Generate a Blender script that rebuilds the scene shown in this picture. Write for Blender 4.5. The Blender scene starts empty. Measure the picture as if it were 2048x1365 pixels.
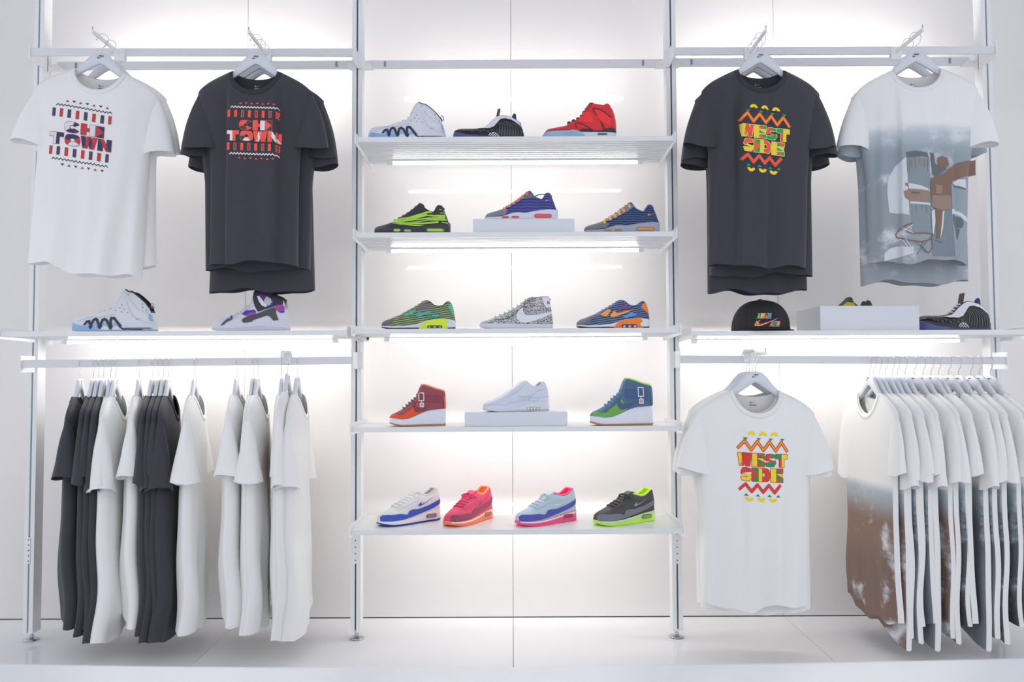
import bpy, bmesh, math, random
from mathutils import Vector, Matrix
PI = math.pi
random.seed(7)
SC = bpy.context.scene
COL = SC.collection

# ------------------------------------------------------------------ camera
F = 1650.0                      # focal length in pixels of the 2048 frame
PITCH = math.radians(2.36)
ROLL = -0.0044
CAMZ = 1.09
cam = bpy.data.cameras.new('camera')
cam.sensor_width = 36.0
cam.lens = 36.0 * F / 2048.0
cam.clip_start = 0.05
cam.dof.use_dof = True
cam.dof.focus_distance = 3.2
cam.dof.aperture_fstop = 2.8
cobj = bpy.data.objects.new('camera', cam)
COL.objects.link(cobj)
CM = Matrix.Rotation(PI/2 + PITCH, 3, 'X') @ Matrix.Rotation(ROLL, 3, 'Z')
cobj.location = (0, 0, CAMZ)
cobj.rotation_euler = CM.to_euler()
SC.camera = cobj

def P(px, py, D):
    """world point seen at pixel (px,py) standing at distance y=D"""
    d = CM @ Vector(((px-1024.0)/F, -(py-682.5)/F, -1.0))
    t = D/d.y
    return Vector((d.x*t, D, CAMZ + d.z*t))

# ------------------------------------------------------------------ view, world, lights
SC.view_settings.view_transform = 'Standard'
SC.view_settings.look = 'None'
SC.view_settings.gamma = 1.0
SC.view_settings.use_curve_mapping = False
SC.view_settings.exposure = 0.0
SC.cycles.use_denoising = True
SC.cycles.max_bounces = 10
SC.cycles.diffuse_bounces = 6
SC.cycles.caustics_reflective = False
SC.cycles.caustics_refractive = False
SC.cycles.sample_clamp_indirect = 6.0
w = bpy.data.worlds.new('shop_ambient'); SC.world = w
w.use_nodes = True
bg = w.node_tree.nodes['Background']
bg.inputs[0].default_value = (0.90, 0.93, 1.0, 1)
WORLD_S = 1.12
bg.inputs[1].default_value = WORLD_S
TUBE_S = 27.0
TUBE_SIDE_S = 72.0
SPOT_S = 120.0

# ------------------------------------------------------------------ materials
def lin(c):
    return tuple((v/255.0/12.92) if v/255.0 <= .04045 else ((v/255.0+.055)/1.055)**2.4 for v in c)
MATS = {}
def mat(name, rgb, rough=.5, metal=0., spec=.5, var=.04, scale=60., bump=0., sheen=0., coat=0.):
    if name in MATS: return MATS[name]
    m = bpy.data.materials.new(name); m.use_nodes = True
    nt = m.node_tree; b = nt.nodes['Principled BSDF']
    c = lin(rgb)
    tc = nt.nodes.new('ShaderNodeTexCoord')
    nz = nt.nodes.new('ShaderNodeTexNoise'); nz.inputs['Scale'].default_value = scale
    nz.inputs['Detail'].default_value = 3
    nt.links.new(tc.outputs['Object'], nz.inputs['Vector'])
    mx = nt.nodes.new('ShaderNodeMix'); mx.data_type = 'RGBA'
    mx.inputs['A'].default_value = tuple(v*(1-var) for v in c)+(1,)
    mx.inputs['B'].default_value = tuple(min(1, v*(1+var)) for v in c)+(1,)
    nt.links.new(nz.outputs['Fac'], mx.inputs['Factor'])
    nt.links.new(mx.outputs['Result'], b.inputs['Base Color'])
    b.inputs['Roughness'].default_value = rough
    b.inputs['Metallic'].default_value = metal
    b.inputs['Specular IOR Level'].default_value = spec
    if coat: b.inputs['Coat Weight'].default_value = coat; b.inputs['Coat Roughness'].default_value = .08
    if sheen: b.inputs['Sheen Weight'].default_value = sheen
    if bump:
        bp = nt.nodes.new('ShaderNodeBump'); bp.inputs['Strength'].default_value = bump
        bp.inputs['Distance'].default_value = .001
        nt.links.new(nz.outputs['Fac'], bp.inputs['Height'])
        nt.links.new(bp.outputs['Normal'], b.inputs['Normal'])
    m.diffuse_color = c+(1,)
    MATS[name] = m
    return m
def emit(name, rgb, strength):
    if name in MATS: return MATS[name]
    m = bpy.data.materials.new(name); m.use_nodes = True
    b = m.node_tree.nodes['Principled BSDF']
    b.inputs['Base Color'].default_value = (.9, .9, .9, 1)
    b.inputs['Emission Color'].default_value = tuple(rgb)+(1,)
    b.inputs['Emission Strength'].default_value = strength
    MATS[name] = m
    return m
def C(rgb, rough=.6, **k):
    """plain coloured material picked by its colour"""
    return mat('paint_%d_%d_%d_%d' % (rgb[0], rgb[1], rgb[2], int(rough*100)), rgb, rough, **k)
def bands(name, rgb1, rgb2, scale=90., dist=3., rough=.6, thr=.5, soft=.05, axis='Z', dscale=1.2, third=None, tilt=0.):
    """flowing woven stripes"""
    if name in MATS: return MATS[name]
    m = bpy.data.materials.new(name); m.use_nodes = True
    nt = m.node_tree; b = nt.nodes['Principled BSDF']
    tc = nt.nodes.new('ShaderNodeTexCoord')
    wv = nt.nodes.new('ShaderNodeTexWave'); wv.bands_direction = axis
    wv.inputs['Scale'].default_value = scale; wv.inputs['Distortion'].default_value = dist
    wv.inputs['Detail Scale'].default_value = dscale; wv.inputs['Detail'].default_value = 1.0
    mp = nt.nodes.new('ShaderNodeMapping'); mp.inputs['Rotation'].default_value = (0, tilt, 0)
    nt.links.new(tc.outputs['Object'], mp.inputs[0]); nt.links.new(mp.outputs[0], wv.inputs['Vector'])
    r = nt.nodes.new('ShaderNodeValToRGB')
    r.color_ramp.elements[0].position = thr-soft; r.color_ramp.elements[0].color = lin(rgb1)+(1,)
    r.color_ramp.elements[1].position = thr+soft; r.color_ramp.elements[1].color = lin(rgb2)+(1,)
    if third:
        e = r.color_ramp.elements.new(min(.99, thr+.3)); e.color = lin(third)+(1,)
    nt.links.new(wv.outputs['Fac'], r.inputs['Fac'])
    nt.links.new(r.outputs['Color'], b.inputs['Base Color'])
    b.inputs['Roughness'].default_value = rough
    MATS[name] = m
    return m

M_METAL = mat('white_powder_coat', (238, 239, 240), .45, var=.01)
M_RAIL = mat('grey_white_rail', (226, 227, 230), .4, var=.01)
M_SHELF = mat('white_shelf_laminate', (232, 234, 234), .3, var=.01)
M_DARK = mat('dark_slot', (95, 105, 120), .5)
M_CHROME = mat('chrome', (205, 208, 212), .18, metal=1., var=.02)
M_BLACK = mat('black_plastic', (38, 38, 42), .5)
M_HANGER = mat('white_hanger', (222, 225, 232), .35, var=.01)
M_WALL = mat('glossy_white_wall', (229, 226, 225), .055, var=.006, scale=3)
M_FLOOR = mat('glossy_white_floor', (236, 236, 238), .12, var=.01, scale=4)
M_GAP = mat('panel_gap', (120, 118, 120), .8)
M_PLINTH = mat('white_display_table', (226, 229, 233), .35, var=.02, scale=6)
M_TUBE = emit('tube_glow', (1.0, .955, .90), TUBE_S)
M_TUBE2 = emit('side_tube_glow', (1.0, .955, .90), TUBE_SIDE_S)
M_SPOT = emit('downlight_glow', (1.0, .97, .95), SPOT_S)
M_WTEE = mat('white_cotton', (246, 246, 244), .85, var=.02, scale=250, bump=.25)
M_WTEE2 = mat('white_cotton_rib', (246, 246, 243), .85, var=.03, scale=300, bump=.3)
def thin_cloth(m, k=.28):
    """light cotton lets some light through"""
    nt = m.node_tree; b = next(n for n in nt.nodes if n.type == 'BSDF_PRINCIPLED'); o = next(n for n in nt.nodes if n.type == 'OUTPUT_MATERIAL')
    t = nt.nodes.new('ShaderNodeBsdfTranslucent'); x = nt.nodes.new('ShaderNodeMixShader'); x.inputs[0].default_value = k
    nt.links.new(b.inputs['Base Color'].links[0].from_socket, t.inputs['Color'])
    nt.links.new(b.outputs[0], x.inputs[1]); nt.links.new(t.outputs[0], x.inputs[2]); nt.links.new(x.outputs[0], o.inputs['Surface'])
thin_cloth(M_WTEE, .06); thin_cloth(M_WTEE2, .06)
M_DTEE = mat('charcoal_cotton', (60, 60, 67), .9, var=.16, scale=420, bump=.3, sheen=.15)
M_DTEE2 = mat('charcoal_cotton_rib', (54, 54, 59), .9, var=.12, scale=500, bump=.3)

# ------------------------------------------------------------------ mesh helpers
def link(o, parent=None):
    COL.objects.link(o)
    if parent is not None: o.parent = parent
    return o
def mesh_obj(name, verts, faces, mats, parent=None, smooth=True, fm=None, bevel=0.):
    me = bpy.data.meshes.new(name)
    me.from_pydata([tuple(v) for v in verts], [], faces)
    if not isinstance(mats, (list, tuple)): mats = [mats]
    for m in mats: me.materials.append(m)
    if fm: me.polygons.foreach_set('material_index', fm)
    me.polygons.foreach_set('use_smooth', [smooth]*len(me.polygons))
    me.update()
    o = link(bpy.data.objects.new(name, me), parent)
    if bevel:
        b = o.modifiers.new('bevel', 'BEVEL'); b.width = bevel; b.segments = 2; b.limit_method = 'ANGLE'
    return o
class MB:
    """collects shapes that become ONE mesh"""
    def __init__(s): s.v = []; s.f = []; s.m = []
    def add(s, vs, fs, mi=0):
        n = len(s.v); s.v += [Vector(v) for v in vs]
        s.f += [tuple(i+n for i in f) for f in fs]; s.m += [mi]*len(fs)
    def box(s, x0, x1, y0, y1, z0, z1, mi=0):
        s.add([(x0,y0,z0),(x1,y0,z0),(x1,y1,z0),(x0,y1,z0),(x0,y0,z1),(x1,y0,z1),(x1,y1,z1),(x0,y1,z1)],
              [(0,3,2,1),(4,5,6,7),(0,1,5,4),(1,2,6,5),(2,3,7,6),(3,0,4,7)], mi)
    def prism(s, poly, y0, y1, mi=0):
        """polygon in XZ pushed from y0 to y1"""
        n = len(poly)
        s.add([(p[0], y0, p[1]) for p in poly]+[(p[0], y1, p[1]) for p in poly],
              [tuple(range(n)), tuple(range(2*n-1, n-1, -1))]+[(i, i+n, (i+1) % n+n, (i+1) % n) for i in range(n)], mi)
    def tube(s, pts, r, seg=8, mi=0, cap=True, radii=None):
        pts = [Vector(p) for p in pts]; vs = []; fs = []
        n = len(pts); up = None
        for i, p in enumerate(pts):
            t = (pts[min(i+1, n-1)]-pts[max(i-1, 0)]).normalized()
            if up is None:
                up = Vector((0, 0, 1)) if abs(t.z) < .9 else Vector((1, 0, 0))
            a = t.cross(up).normalized(); b = a.cross(t).normalized(); up = b
            rr = radii[i] if radii else r
            for k in range(seg):
                q = 2*PI*k/seg
                vs.append(p + a*math.cos(q)*rr + b*math.sin(q)*rr)
        for i in range(n-1):
            for k in range(seg):
                k2 = (k+1) % seg
                fs.append((i*seg+k, i*seg+k2, (i+1)*seg+k2, (i+1)*seg+k))
        if cap:
            fs.append(tuple(range(seg-1, -1, -1))); fs.append(tuple(range((n-1)*seg, n*seg)))
        s.add(vs, fs, mi)
    def ball(s, c, r, mi=0, seg=10):
        pts = []; rad = []
        for i in range(7):
            a = -PI/2+PI*i/6
            pts.append((c[0], c[1], c[2]+r*math.sin(a))); rad.append(max(1e-4, r*math.cos(a)))
        s.tube(pts, r, seg, mi, True, rad)
    def lathe(s, prof, c=(0, 0, 0), seg=24, mi=0):
        s.tube([(c[0], c[1], c[2]+z) for r, z in prof], 1, seg, mi, True, [r for r, z in prof])
    def build(s, name, mats, parent=None, smooth=False, bevel=0.):
        return mesh_obj(name, s.v, s.f, mats, parent, smooth, s.m, bevel)
def tag(o, label=None, cat=None, group=None, kind=None):
    if label: o['label'] = label
    if cat: o['category'] = cat
    if group: o['group'] = group
    if kind: o['kind'] = kind
    return o
def empty(name, loc=(0, 0, 0), rz=0.):
    o = link(bpy.data.objects.new(name, None))
    o.empty_display_size = .05
    o.location = loc; o.rotation_euler = (0, 0, rz)
    return o
def copy_tree(o, parent=None):
    c = o.copy(); COL.objects.link(c)
    if parent is not None: c.parent = parent
    for ch in list(o.children): copy_tree(ch, c)
    return c
def interp(tab, x):
    if x <= tab[0][0]: return tab[0][1]
    for (a, b), (c, d) in zip(tab, tab[1:]):
        if x <= c: return b + (d-b)*(x-a)/max(1e-9, c-a)
    return tab[-1][1]
def sstep(a, b, x):
    t = max(0., min(1., (x-a)/(b-a))); return t*t*(3-2*t)

def decal(name, items, mapf, parent, maxlen=.008):
    """items: (polygon in the part's own XZ plane, material, level). All laid on the surface mapf(x, z, offset)."""
    V = []; FC = []; FM = []; mats = []
    for poly, m, lv in items:
        if m not in mats: mats.append(m)
        mi = mats.index(m)
        bm = bmesh.new()
        vs = []
        for p in poly:
            if not vs or (Vector((p[0], 0, p[1]))-vs[-1].co).length > 1e-5: vs.append(bm.verts.new((p[0], 0, p[1])))
        if len(vs) < 3: bm.free(); continue
        f = bm.faces.new(vs); bm.normal_update()
        if f.normal.y > 0: f.normal_flip()
        bmesh.ops.triangulate(bm, faces=bm.faces[:], ngon_method='EAR_CLIP')
        for _ in range(6):
            es = [e for e in bm.edges if e.calc_length() > maxlen]
            if not es: break
            bmesh.ops.subdivide_edges(bm, edges=es, cuts=1)
            bmesh.ops.triangulate(bm, faces=[f for f in bm.faces if len(f.verts) > 3])
        n = len(V); bm.verts.index_update()
        V += [mapf(v.co.x, v.co.z, .0012+.0006*lv) for v in bm.verts]
        for f in bm.faces:
            FC.append(tuple(v.index+n for v in f.verts)); FM.append(mi)
        bm.free()
    return mesh_obj(name, V, FC, mats, parent, True, FM)
def ribbon(pts, w0, w1=None):
    """a strip polygon along pts, width w0 -> w1"""
    if w1 is None: w1 = w0
    n = len(pts); L = []; R = []
    for i, p in enumerate(pts):
        a = pts[max(0, i-1)]; b = pts[min(n-1, i+1)]
        dx, dz = b[0]-a[0], b[1]-a[1]; l = math.hypot(dx, dz) or 1
        t = i/(n-1); ww = (w0+(w1-w0)*t)/2
        L.append((p[0]-dz/l*ww, p[1]+dx/l*ww)); R.append((p[0]+dz/l*ww, p[1]-dx/l*ww))
    return L + R[::-1]
def strips(pts, w):
    """same as ribbon, but one quad per piece so that sharp zigzags stay clean"""
    out = []
    for a, b in zip(pts, pts[1:]):
        dx, dz = b[0]-a[0], b[1]-a[1]; l = math.hypot(dx, dz) or 1
        ex, ez = dx/l*w*.35, dz/l*w*.35; nx, nz = -dz/l*w/2, dx/l*w/2
        out.append([(a[0]-ex+nx, a[1]-ez+nz), (b[0]+ex+nx, b[1]+ez+nz), (b[0]+ex-nx, b[1]+ez-nz), (a[0]-ex-nx, a[1]-ez-nz)])
    return out
SWOOSH = [(.25,.40),(.13,.33),(.05,.23),(.01,.13),(.04,.04),(.12,.0),(.22,.0),(.36,.05),(1.,.42),(.62,.25),(.38,.155),(.27,.13),(.205,.15),(.175,.21),(.19,.30)]
def swoosh(x, z, w, h=None, ang=0.):
    h = h or w
    ca, sa = math.cos(ang), math.sin(ang)
    return [(x+(a*w)*ca-(b*h)*sa, z+(a*w)*sa+(b*h)*ca) for a, b in SWOOSH]

# block letters in the unit box
def R_(x0, z0, x1, z1): return [(x0,z0),(x1,z0),(x1,z1),(x0,z1)]
def ring(a0, a1, n, ri=.34, x0=0., x1=1.):
    out = []
    def q(a, r):
        c, s_ = math.cos(a), math.sin(a)
        e = .75
        return (x0+(x1-x0)*(.5+.5*r*math.copysign(abs(c)**e, c)), .5+.5*r*math.copysign(abs(s_)**e, s_))
    for i in range(n):
        u, v = a0+(a1-a0)*i/n, a0+(a1-a0)*(i+1)/n
        out.append([q(u, ri), q(u, 1), q(v, 1), q(v, ri)])
    return out
LET = {
 'T': [R_(0,.66,.5,1), R_(.5,.66,1,1), R_(.3,0,.5,.67), R_(.5,0,.72,.67)],
 'H': [R_(0,0,.38,1), R_(.36,.36,.64,.64), R_(.62,0,1,1)],
 'I': [[(0,0),(1,.5),(0,1)], [(0,0),(1,0),(1,.5)], [(0,1),(1,.5),(1,1)]],
 'E': [R_(0,0,.42,1), [(.4,.72),(1,.72),(.4,1)], [(1,.72),(1,1),(.4,1)], [(.4,.37),(.95,.37),(.4,.63)], [(.95,.37),(.95,.63),(.4,.63)], [(.4,0),(1,0),(.4,.28)], [(1,0),(1,.28),(.4,.28)]],
 'W': [[(0,1),(.27,1),(.40,.0),(.15,0)], [(.2,0),(.42,0),(.62,1),(.38,1)], [(.38,1),(.62,1),(.82,0),(.58,0)], [(.6,0),(.85,0),(1,1),(.73,1)]],
 'N': [R_(0,0,.34,1), [(0,1),(.4,1),(1,0),(.6,0)], R_(.66,0,1,1)],
 'K': [R_(0,0,.34,1), [(.3,.42),(.64,1),(1,1),(.56,.4)], [(.36,.55),(.6,.66),(1,0),(.64,0)]],
 'A': [[(0,0),(.3,0),(.62,1),(.36,1)], [(.4,1),(.66,1),(1,0),(.7,0)], R_(.25,.2,.75,.42)],
 'R': [R_(0,0,.34,1), R_(.3,.74,.85,1), R_(.3,.4,.85,.6), R_(.68,.42,1,.96), [(.36,.42),(.66,.42),(1,0),(.66,0)]],
 'O': ring(0, 2*PI, 12), 'C': ring(.42, 2*PI-.42, 11),
 'D': [R_(0,0,.3,1)]+ring(-PI/2, PI/2, 7, .36, -.2, 1.)+[R_(.28,0,.45,.3), R_(.28,.7,.45,1)],
 'S': [[(0,.62),(.2,.95),(.5,1),(.5,.72),(.36,.66),(.33,.58),(.2,.45)], [(.5,1),(.85,.94),(1,.76),(.66,.70),(.5,.74)],
       [(.1,.5),(.33,.60),(.95,.45),(.6,.36)], [(.6,.40),(.95,.48),(1,.25),(.8,.03),(.5,0),(.5,.28),(.62,.3)], [(.5,0),(.15,.04),(0,.27),(.35,.32),(.5,.27)]],
}
def letter(ch, x, z, w_, h_, cols, out, oc=None, og=0., shear=0.):
    for i, pc in enumerate(LET[ch]):
        q = [(x+a*w_+shear*b*h_, z+b*h_) for a, b in pc]
        cx = sum(p[0] for p in q)/len(q); cz = sum(p[1] for p in q)/len(q)
        if oc is not None:
            e = []
            for p in q:
                dx, dz = p[0]-cx, p[1]-cz
                e.append((p[0]+(og if dx > 0 else -og), p[1]+(og if dz > 0 else -og)))
            out.append((e, oc, 0))
        out.append((q, cols[i % len(cols)], 1))

# ------------------------------------------------------------------ room
Y_WALL = 3.757; Y_POST = 3.44; Y_F = 3.20; Y_B = 3.55; Y_RAIL = 3.35
def build_room():
    X = [-3.9, -2.42, -1.216, 0.0, 1.216, 2.42, 3.9]
    m = MB()
    for a, b in zip(X, X[1:]): m.box(a+.0009, b-.0009, Y_WALL, Y_WALL+.02, .004, 3.3)
    m.box(-3.9, 3.9, Y_WALL+.018, Y_WALL+.05, -.05, 3.3, 1)
    tag(m.build('wall_back', [M_WALL, M_GAP]), 'glossy white panelled back wall', 'wall', kind='structure')
    m = MB()
    for a, b in zip(X, X[1:]): m.box(a+.0009, b-.0009, 2.9, Y_WALL-.003, -.02, 0)
    m.box(-3.9, 3.9, 2.905, Y_WALL, -.05, -.018, 1)
    tag(m.build('floor', [M_FLOOR, M_GAP]), 'glossy white floor of the display bay', 'floor', kind='structure')
    m = MB(); m.box(-6, 6, -6, 2.9, -.2, -.15)
    tag(m.build('floor_shop', [mat('shop_floor', (228, 228, 232), .4)]), 'pale shop floor in front of the bay', 'floor', kind='structure')
    m = MB(); m.box(-6, 6, .6, Y_WALL+.05, 3.3, 3.36)
    tag(m.build('ceiling', [mat('white_ceiling', (225, 226, 230), .8)]), 'white ceiling over the bay', 'ceiling', kind='structure')
    # low white display table in the foreground, out of focus, with a gently bowed far edge
    n = 40; top = []
    z = .474
    for i in range(n+1):
        px = -150 + 2350*i/n
        u = (px-1024)/1024.
        py = 1313.5 + (15*u*u if u < 0 else 8*u*u)
        p = P(px, py, 1.8)
        yy = 1.8 + (z-p.z)*1.8/(CAMZ-z)     # slide along so that the edge stays on the flat top
        top.append((p.x*yy/1.8, yy))
    vs = [(x, y, z) for x, y in top]+[(top[-1][0], 1.0, z), (top[0][0], 1.0, z)]
    k = len(vs); vs += [(v[0], v[1], z-.04) for v in vs]
    fs = [tuple(range(k-1, -1, -1)), tuple(range(k, 2*k))]+[(i, (i+1) % k, (i+1) % k+k, i+k) for i in range(k)]
    t = empty('display_table', (0, 1.4, -.15))
    tag(t, 'low white display table blurred across the foreground', 'table')
    def off(vv): return [Vector(v)-Vector((0, 1.4, -.15)) for v in vv]
    mesh_obj('table_top', off(vs), fs, M_PLINTH, t, False)
    m = MB()
    m.box(-1.1, 1.1, -.33, .25, 0, z-.04+.15)
    m.build('table_base', M_PLINTH, t)
    # recessed downlights: one of them mirrors in the wall above the middle bay
    labs = {-1.3: 'left recessed ceiling downlight above the bay', -.06: 'middle recessed ceiling downlight mirrored in the wall', 1.3: 'right recessed ceiling downlight above the bay'}
    for x in (-1.3, -.06, 1.3):
        t = empty('ceiling_downlight', (x, 2.45, 3.3))
        tag(t, labs[x], 'ceiling light')
        m = MB(); m.lathe([(.075, 0), (.075, -.006), (.055, -.008), (.055, 0)], seg=28); m.build('ring', M_METAL, t, True)
        m = MB(); m.lathe([(.05, -.002), (.05, -.006)], seg=28); m.build('lamp_disc', M_SPOT, t)
build_room()

# ------------------------------------------------------------------ shelving system
def build_upright(px, label, side):
    base = P(px, 690, Y_POST)
    t = empty('shelf_upright', (base.x, Y_POST+.03, 0))
    tag(t, label, 'upright post', 'uprights of the wall shelving')
    w2 = .021; g = .0035
    prof = [(-w2, -.03), (-g, -.03), (-g, -.018), (g, -.018), (g, -.03), (w2, -.03), (w2, .03), (-w2, .03)]
    vs = [(x, y, .035) for x, y in prof]+[(x, y, 3.2) for x, y in prof]
    n = len(prof)
    fs = [tuple(range(n-1, -1, -1)), tuple(range(n, 2*n))]+[(i, (i+1) % n, (i+1) % n+n, i+n) for i in range(n)]
    mesh_obj('post_profile', vs, fs, M_METAL, t, False)
    m = MB(); m.box(-g+.0002, g-.0002, -.0185, -.0175, .04, 3.19); m.build('slot', M_DARK, t)
    m = MB()
    za, zb = P(px, 1128, Y_POST).z, P(px, 1062 if side == 0 else 1075, Y_POST).z
    m.box(-.006, .006, -.033, -.029, za, zb)
    for k in range(5):
        zz = za+(zb-za)*(.1+.2*k); m.box(-.0022, .0022, -.0336, -.0328, zz-.0022, zz+.0022, 1)
    m.build('hole_strip', [M_METAL, M_BLACK], t)
    m = MB()
    m.lathe([(.028, 0), (.030, .003), (.028, .006), (.012, .010), (.007, .013), (.006, .04)], (0, 0, 0), 28)
    m.lathe([(.010, .014), (.010, .021)], (0, 0, 0), 6)
    m.build('levelling_foot', M_CHROME, t, False, .0005)
    return base.x
UX = [build_upright(66, 'outer left white upright post beside the blank wall', 1),
      build_upright(712.5, 'white upright post between left and middle bays', 0),
      build_upright(1349, 'white upright post between middle and right bays', 0),
      build_upright(1991, 'outer right white upright post at the far right', 1)]

def tube_light(x0, x1, y, z, label, back=False, grp='tube lights under shelves and crossbars'):
    t = empty('tube_light', ((x0+x1)/2, y, z))
    tag(t, label, 'tube light', grp)
    h = (x1-x0)/2; glow = M_TUBE if 'middle bay' in label else M_TUBE2
    if back:
        m = MB(); m.tube([(-h+.012, 0, 0), (h-.012, 0, 0)], .006, 12); m.build('glowing_tube', glow, t, True)
    else:
        m = MB(); m.box(-h+.012, h-.012, -.013, .013, .0035, .0085); m.build('housing', M_METAL, t)
        m = MB(); m.tube([(-h+.014, .002, -.003), (h-.014, .002, -.003)], .0055, 12); m.build('glowing_tube', glow, t, True)
    for s_ in (-1, 1):
        m = MB(); m.box(s_*h-.012, s_*h+.012, -.009, .009, -.009, .012); m.build('end_cap', M_METAL, t, False, .002)
    return t
def build_shelf(x0, x1, z, label, tlabel, z2=None, tube=True, tx0=None, tx1=None):
    """z: height of the board's top surface"""
    t = empty('display_shelf', ((x0+x1)/2, Y_F, z))
    tag(t, label, 'shelf', 'shelves of the wall fixture')
    h = (x1-x0)/2; d = Y_B-Y_F; th = .019
    prof = [(0, 0), (d, 0), (d, -th+.004)]
    n = 11
    for i in range(n, 0, -1):
        a = .012+(d-.012)*i/n; b_ = .012+(d-.012)*(i-1)/n; st = (a-b_)
        prof += [(a-st*.15, -th+.008), (a-st*.35, -th), (b_+st*.25, -th), (b_+st*.1, -th+.008)]
    prof += [(.010, -th), (0, -th)]
    k = len(prof)
    vs = [(-h, y, zz) for y, zz in prof]+[(h, y, zz) for y, zz in prof]
    fs = [tuple(range(k)), tuple(range(2*k-1, k-1, -1))]+[(i, i+k, (i+1) % k+k, (i+1) % k) for i in range(k)]
    mesh_obj('board', vs, fs, M_SHELF, t, False)
    for s_ in (-1, 1):
        m = MB()
        pr = [(-.012, -.028), (-.012, .016), (.25, .016), (d+.01, .010), (d+.01, -.036), (.1, -.030)]
        xs = sorted((s_*(h+.0005), s_*(h+.0055)))
        kk = len(pr)
        m.add([(xs[0], y, zz) for y, zz in pr]+[(xs[1], y, zz) for y, zz in pr],
              [tuple(range(kk)), tuple(range(2*kk-1, kk-1, -1))]+[(i, i+kk, (i+1) % kk+kk, (i+1) % kk) for i in range(kk)])
        m.build('side_bracket', M_METAL, t)
    if tube:
        tube_light((x0+.09) if tx0 is None else tx0, (x1-.09) if tx1 is None else tx1, 3.485, z-th-.009, tlabel)
    return t
SZ = {}
names5 = ['topmost', 'second from top', 'third from top', 'fourth from top', 'lowest']
cont5 = ['holding the red high-top', 'with a central riser and three striped sneakers', 'holding the grey mid-top sneaker', 'holding two wedge sneakers', 'holding four small bright sneakers']
for i, (yt, xl, xr) in enumerate([(273.2, 710, 1351), (464.4, 707, 1354), (657.3, 703, 1362), (854, 700, 1365), (1060, 699, 1369)]):
    a = P(xl, yt, Y_F); b = P(xr, yt, Y_F)
    SZ[i+1] = (a.z+b.z)/2
    build_shelf(a.x+.006, b.x-.006, SZ[i+1], '%s middle bay shelf, %s' % (names5[i], cont5[i]),
                'glowing tube light under the %s shelf of the middle bay' % names5[i])
a = P(-2, 664, Y_F); b = P(692, 661, Y_F); SZ['L'] = (a.z+b.z)/2
TL_ = build_shelf(a.x+.006, b.x, SZ['L'], 'white shelf of the left bay holding two high-top sneakers', 'bright tube light under the left bay shelf', tx0=P(108, 680, 3.4).x, tx1=P(662, 680, 3.4).x)
def connector(t, pa, pb):
    o = t.location; a = P(*pa)-o; b = P(*pb)-o; e = (b-a).normalized()
    m = MB(); m.tube([a, b], .0065, 12); m.tube([b, b+e*.004], .0067, 12, 1); m.build('cable_connector', [M_METAL, M_BLACK], t, True)
connector(TL_, (694, 671, 3.30), (735, 677.5, 3.26))
a = P(1384, 659, Y_F); b = P(2092, 663, Y_F); SZ['R'] = (a.z+b.z)/2
build_shelf(a.x, b.x, SZ['R'], 'white shelf of the right bay holding a black cap and white box', 'bright tube light under the right bay shelf', tx0=P(1398, 680, 3.4).x, tx1=P(1945, 680, 3.4).x)

def crossbar(x0, x1, py, label, tl):
    y = 3.53; z = P(1024, py, y).z
    t = empty('crossbar', ((x0+x1)/2, y, z)); tag(t, label, 'crossbar', 'slim crossbars near the top')
    h = (x1-x0)/2
    m = MB(); m.box(-h, h, -.008, .008, -.017, .017); m.build('bar', M_RAIL, t, False, .001)
    for s_ in (-1, 1):
        m = MB(); m.box(s_*(h-.085)-.005, s_*(h-.085)+.005, -.0095, -.0075, -.012, .012); m.build('grey_clip', mat('grey_clip', (150, 150, 155), .5), t)
        m = MB(); m.box(s_*h-.03, s_*h+.03, -.062, .009, -.022, -.015); m.build('end_bracket', M_METAL, t)
    tube_light(x0+.10, x1-.10, y+.0165, z-.002, tl, True)
crossbar(UX[0]+.03, UX[1]-.02, 128.5, 'slim white crossbar above the left bay, behind the hanging rail', 'tube light behind the crossbar of the left bay')
crossbar(UX[1]+.02, UX[2]-.02, 128.5, 'slim white crossbar above the middle bay shelves', 'tube light behind the crossbar of the middle bay')
crossbar(UX[2]+.02, UX[3]-.03, 127, 'slim white crossbar above the right bay, behind the hanging rail', 'tube light behind the crossbar of the right bay')

def hang_rail(pa, pb, label, outer, inner):
    """pa, pb: pixels of the top edge ends of the rail"""
    a = P(pa[0], pa[1], Y_RAIL-.006); b = P(pb[0], pb[1], Y_RAIL-.006)
    t = empty('hanging_rail', (a.x, Y_RAIL, a.z)); tag(t, label, 'clothes rail', 'flat white rails for hangers')
    L = b.x-a.x; dz = b.z-a.z; H = .031
    m = MB()
    m.add([(0,-.006,-H),(L,-.006,dz-H),(L,.006,dz-H),(0,.006,-H),(0,-.006,0),(L,-.006,dz),(L,.006,dz),(0,.006,0)],
          [(0,3,2,1),(4,5,6,7),(0,1,5,4),(1,2,6,5),(2,3,7,6),(3,0,4,7)])
    m.build('rail_bar', M_RAIL, t, False, .001)
    for x, z, oo in ((0, 0, outer[0]), (L, dz, outer[1])):
        m = MB()
        x_ = x-.004 if x == 0 else x
        y1 = .085 if not oo else .12
        hh = .019
        m.box(x_, x_+.004, -.014, y1, z-H-hh, z+hh)
        # plate behind, screwed on the post
        m.box(x_-(.02 if x == 0 else -.0), x_+(.004 if x == 0 else .024), y1-.004, y1, z-H-hh, z+hh)
        m.build('end_plate', M_METAL, t)
    def at(px):     # rail top at a pixel column
        X = P(px, 700, Y_RAIL).x
        u = (X-a.x)/L
        return Vector((X, Y_RAIL, a.z+dz*u))
    return at
railUL = hang_rail((62, 96), (706, 97), 'upper hanging rail of the left bay', (1, 0), 0)
railUR = hang_rail((1347, 94.5), (1990, 92), 'upper hanging rail of the right bay', (0, 1), 0)
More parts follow.
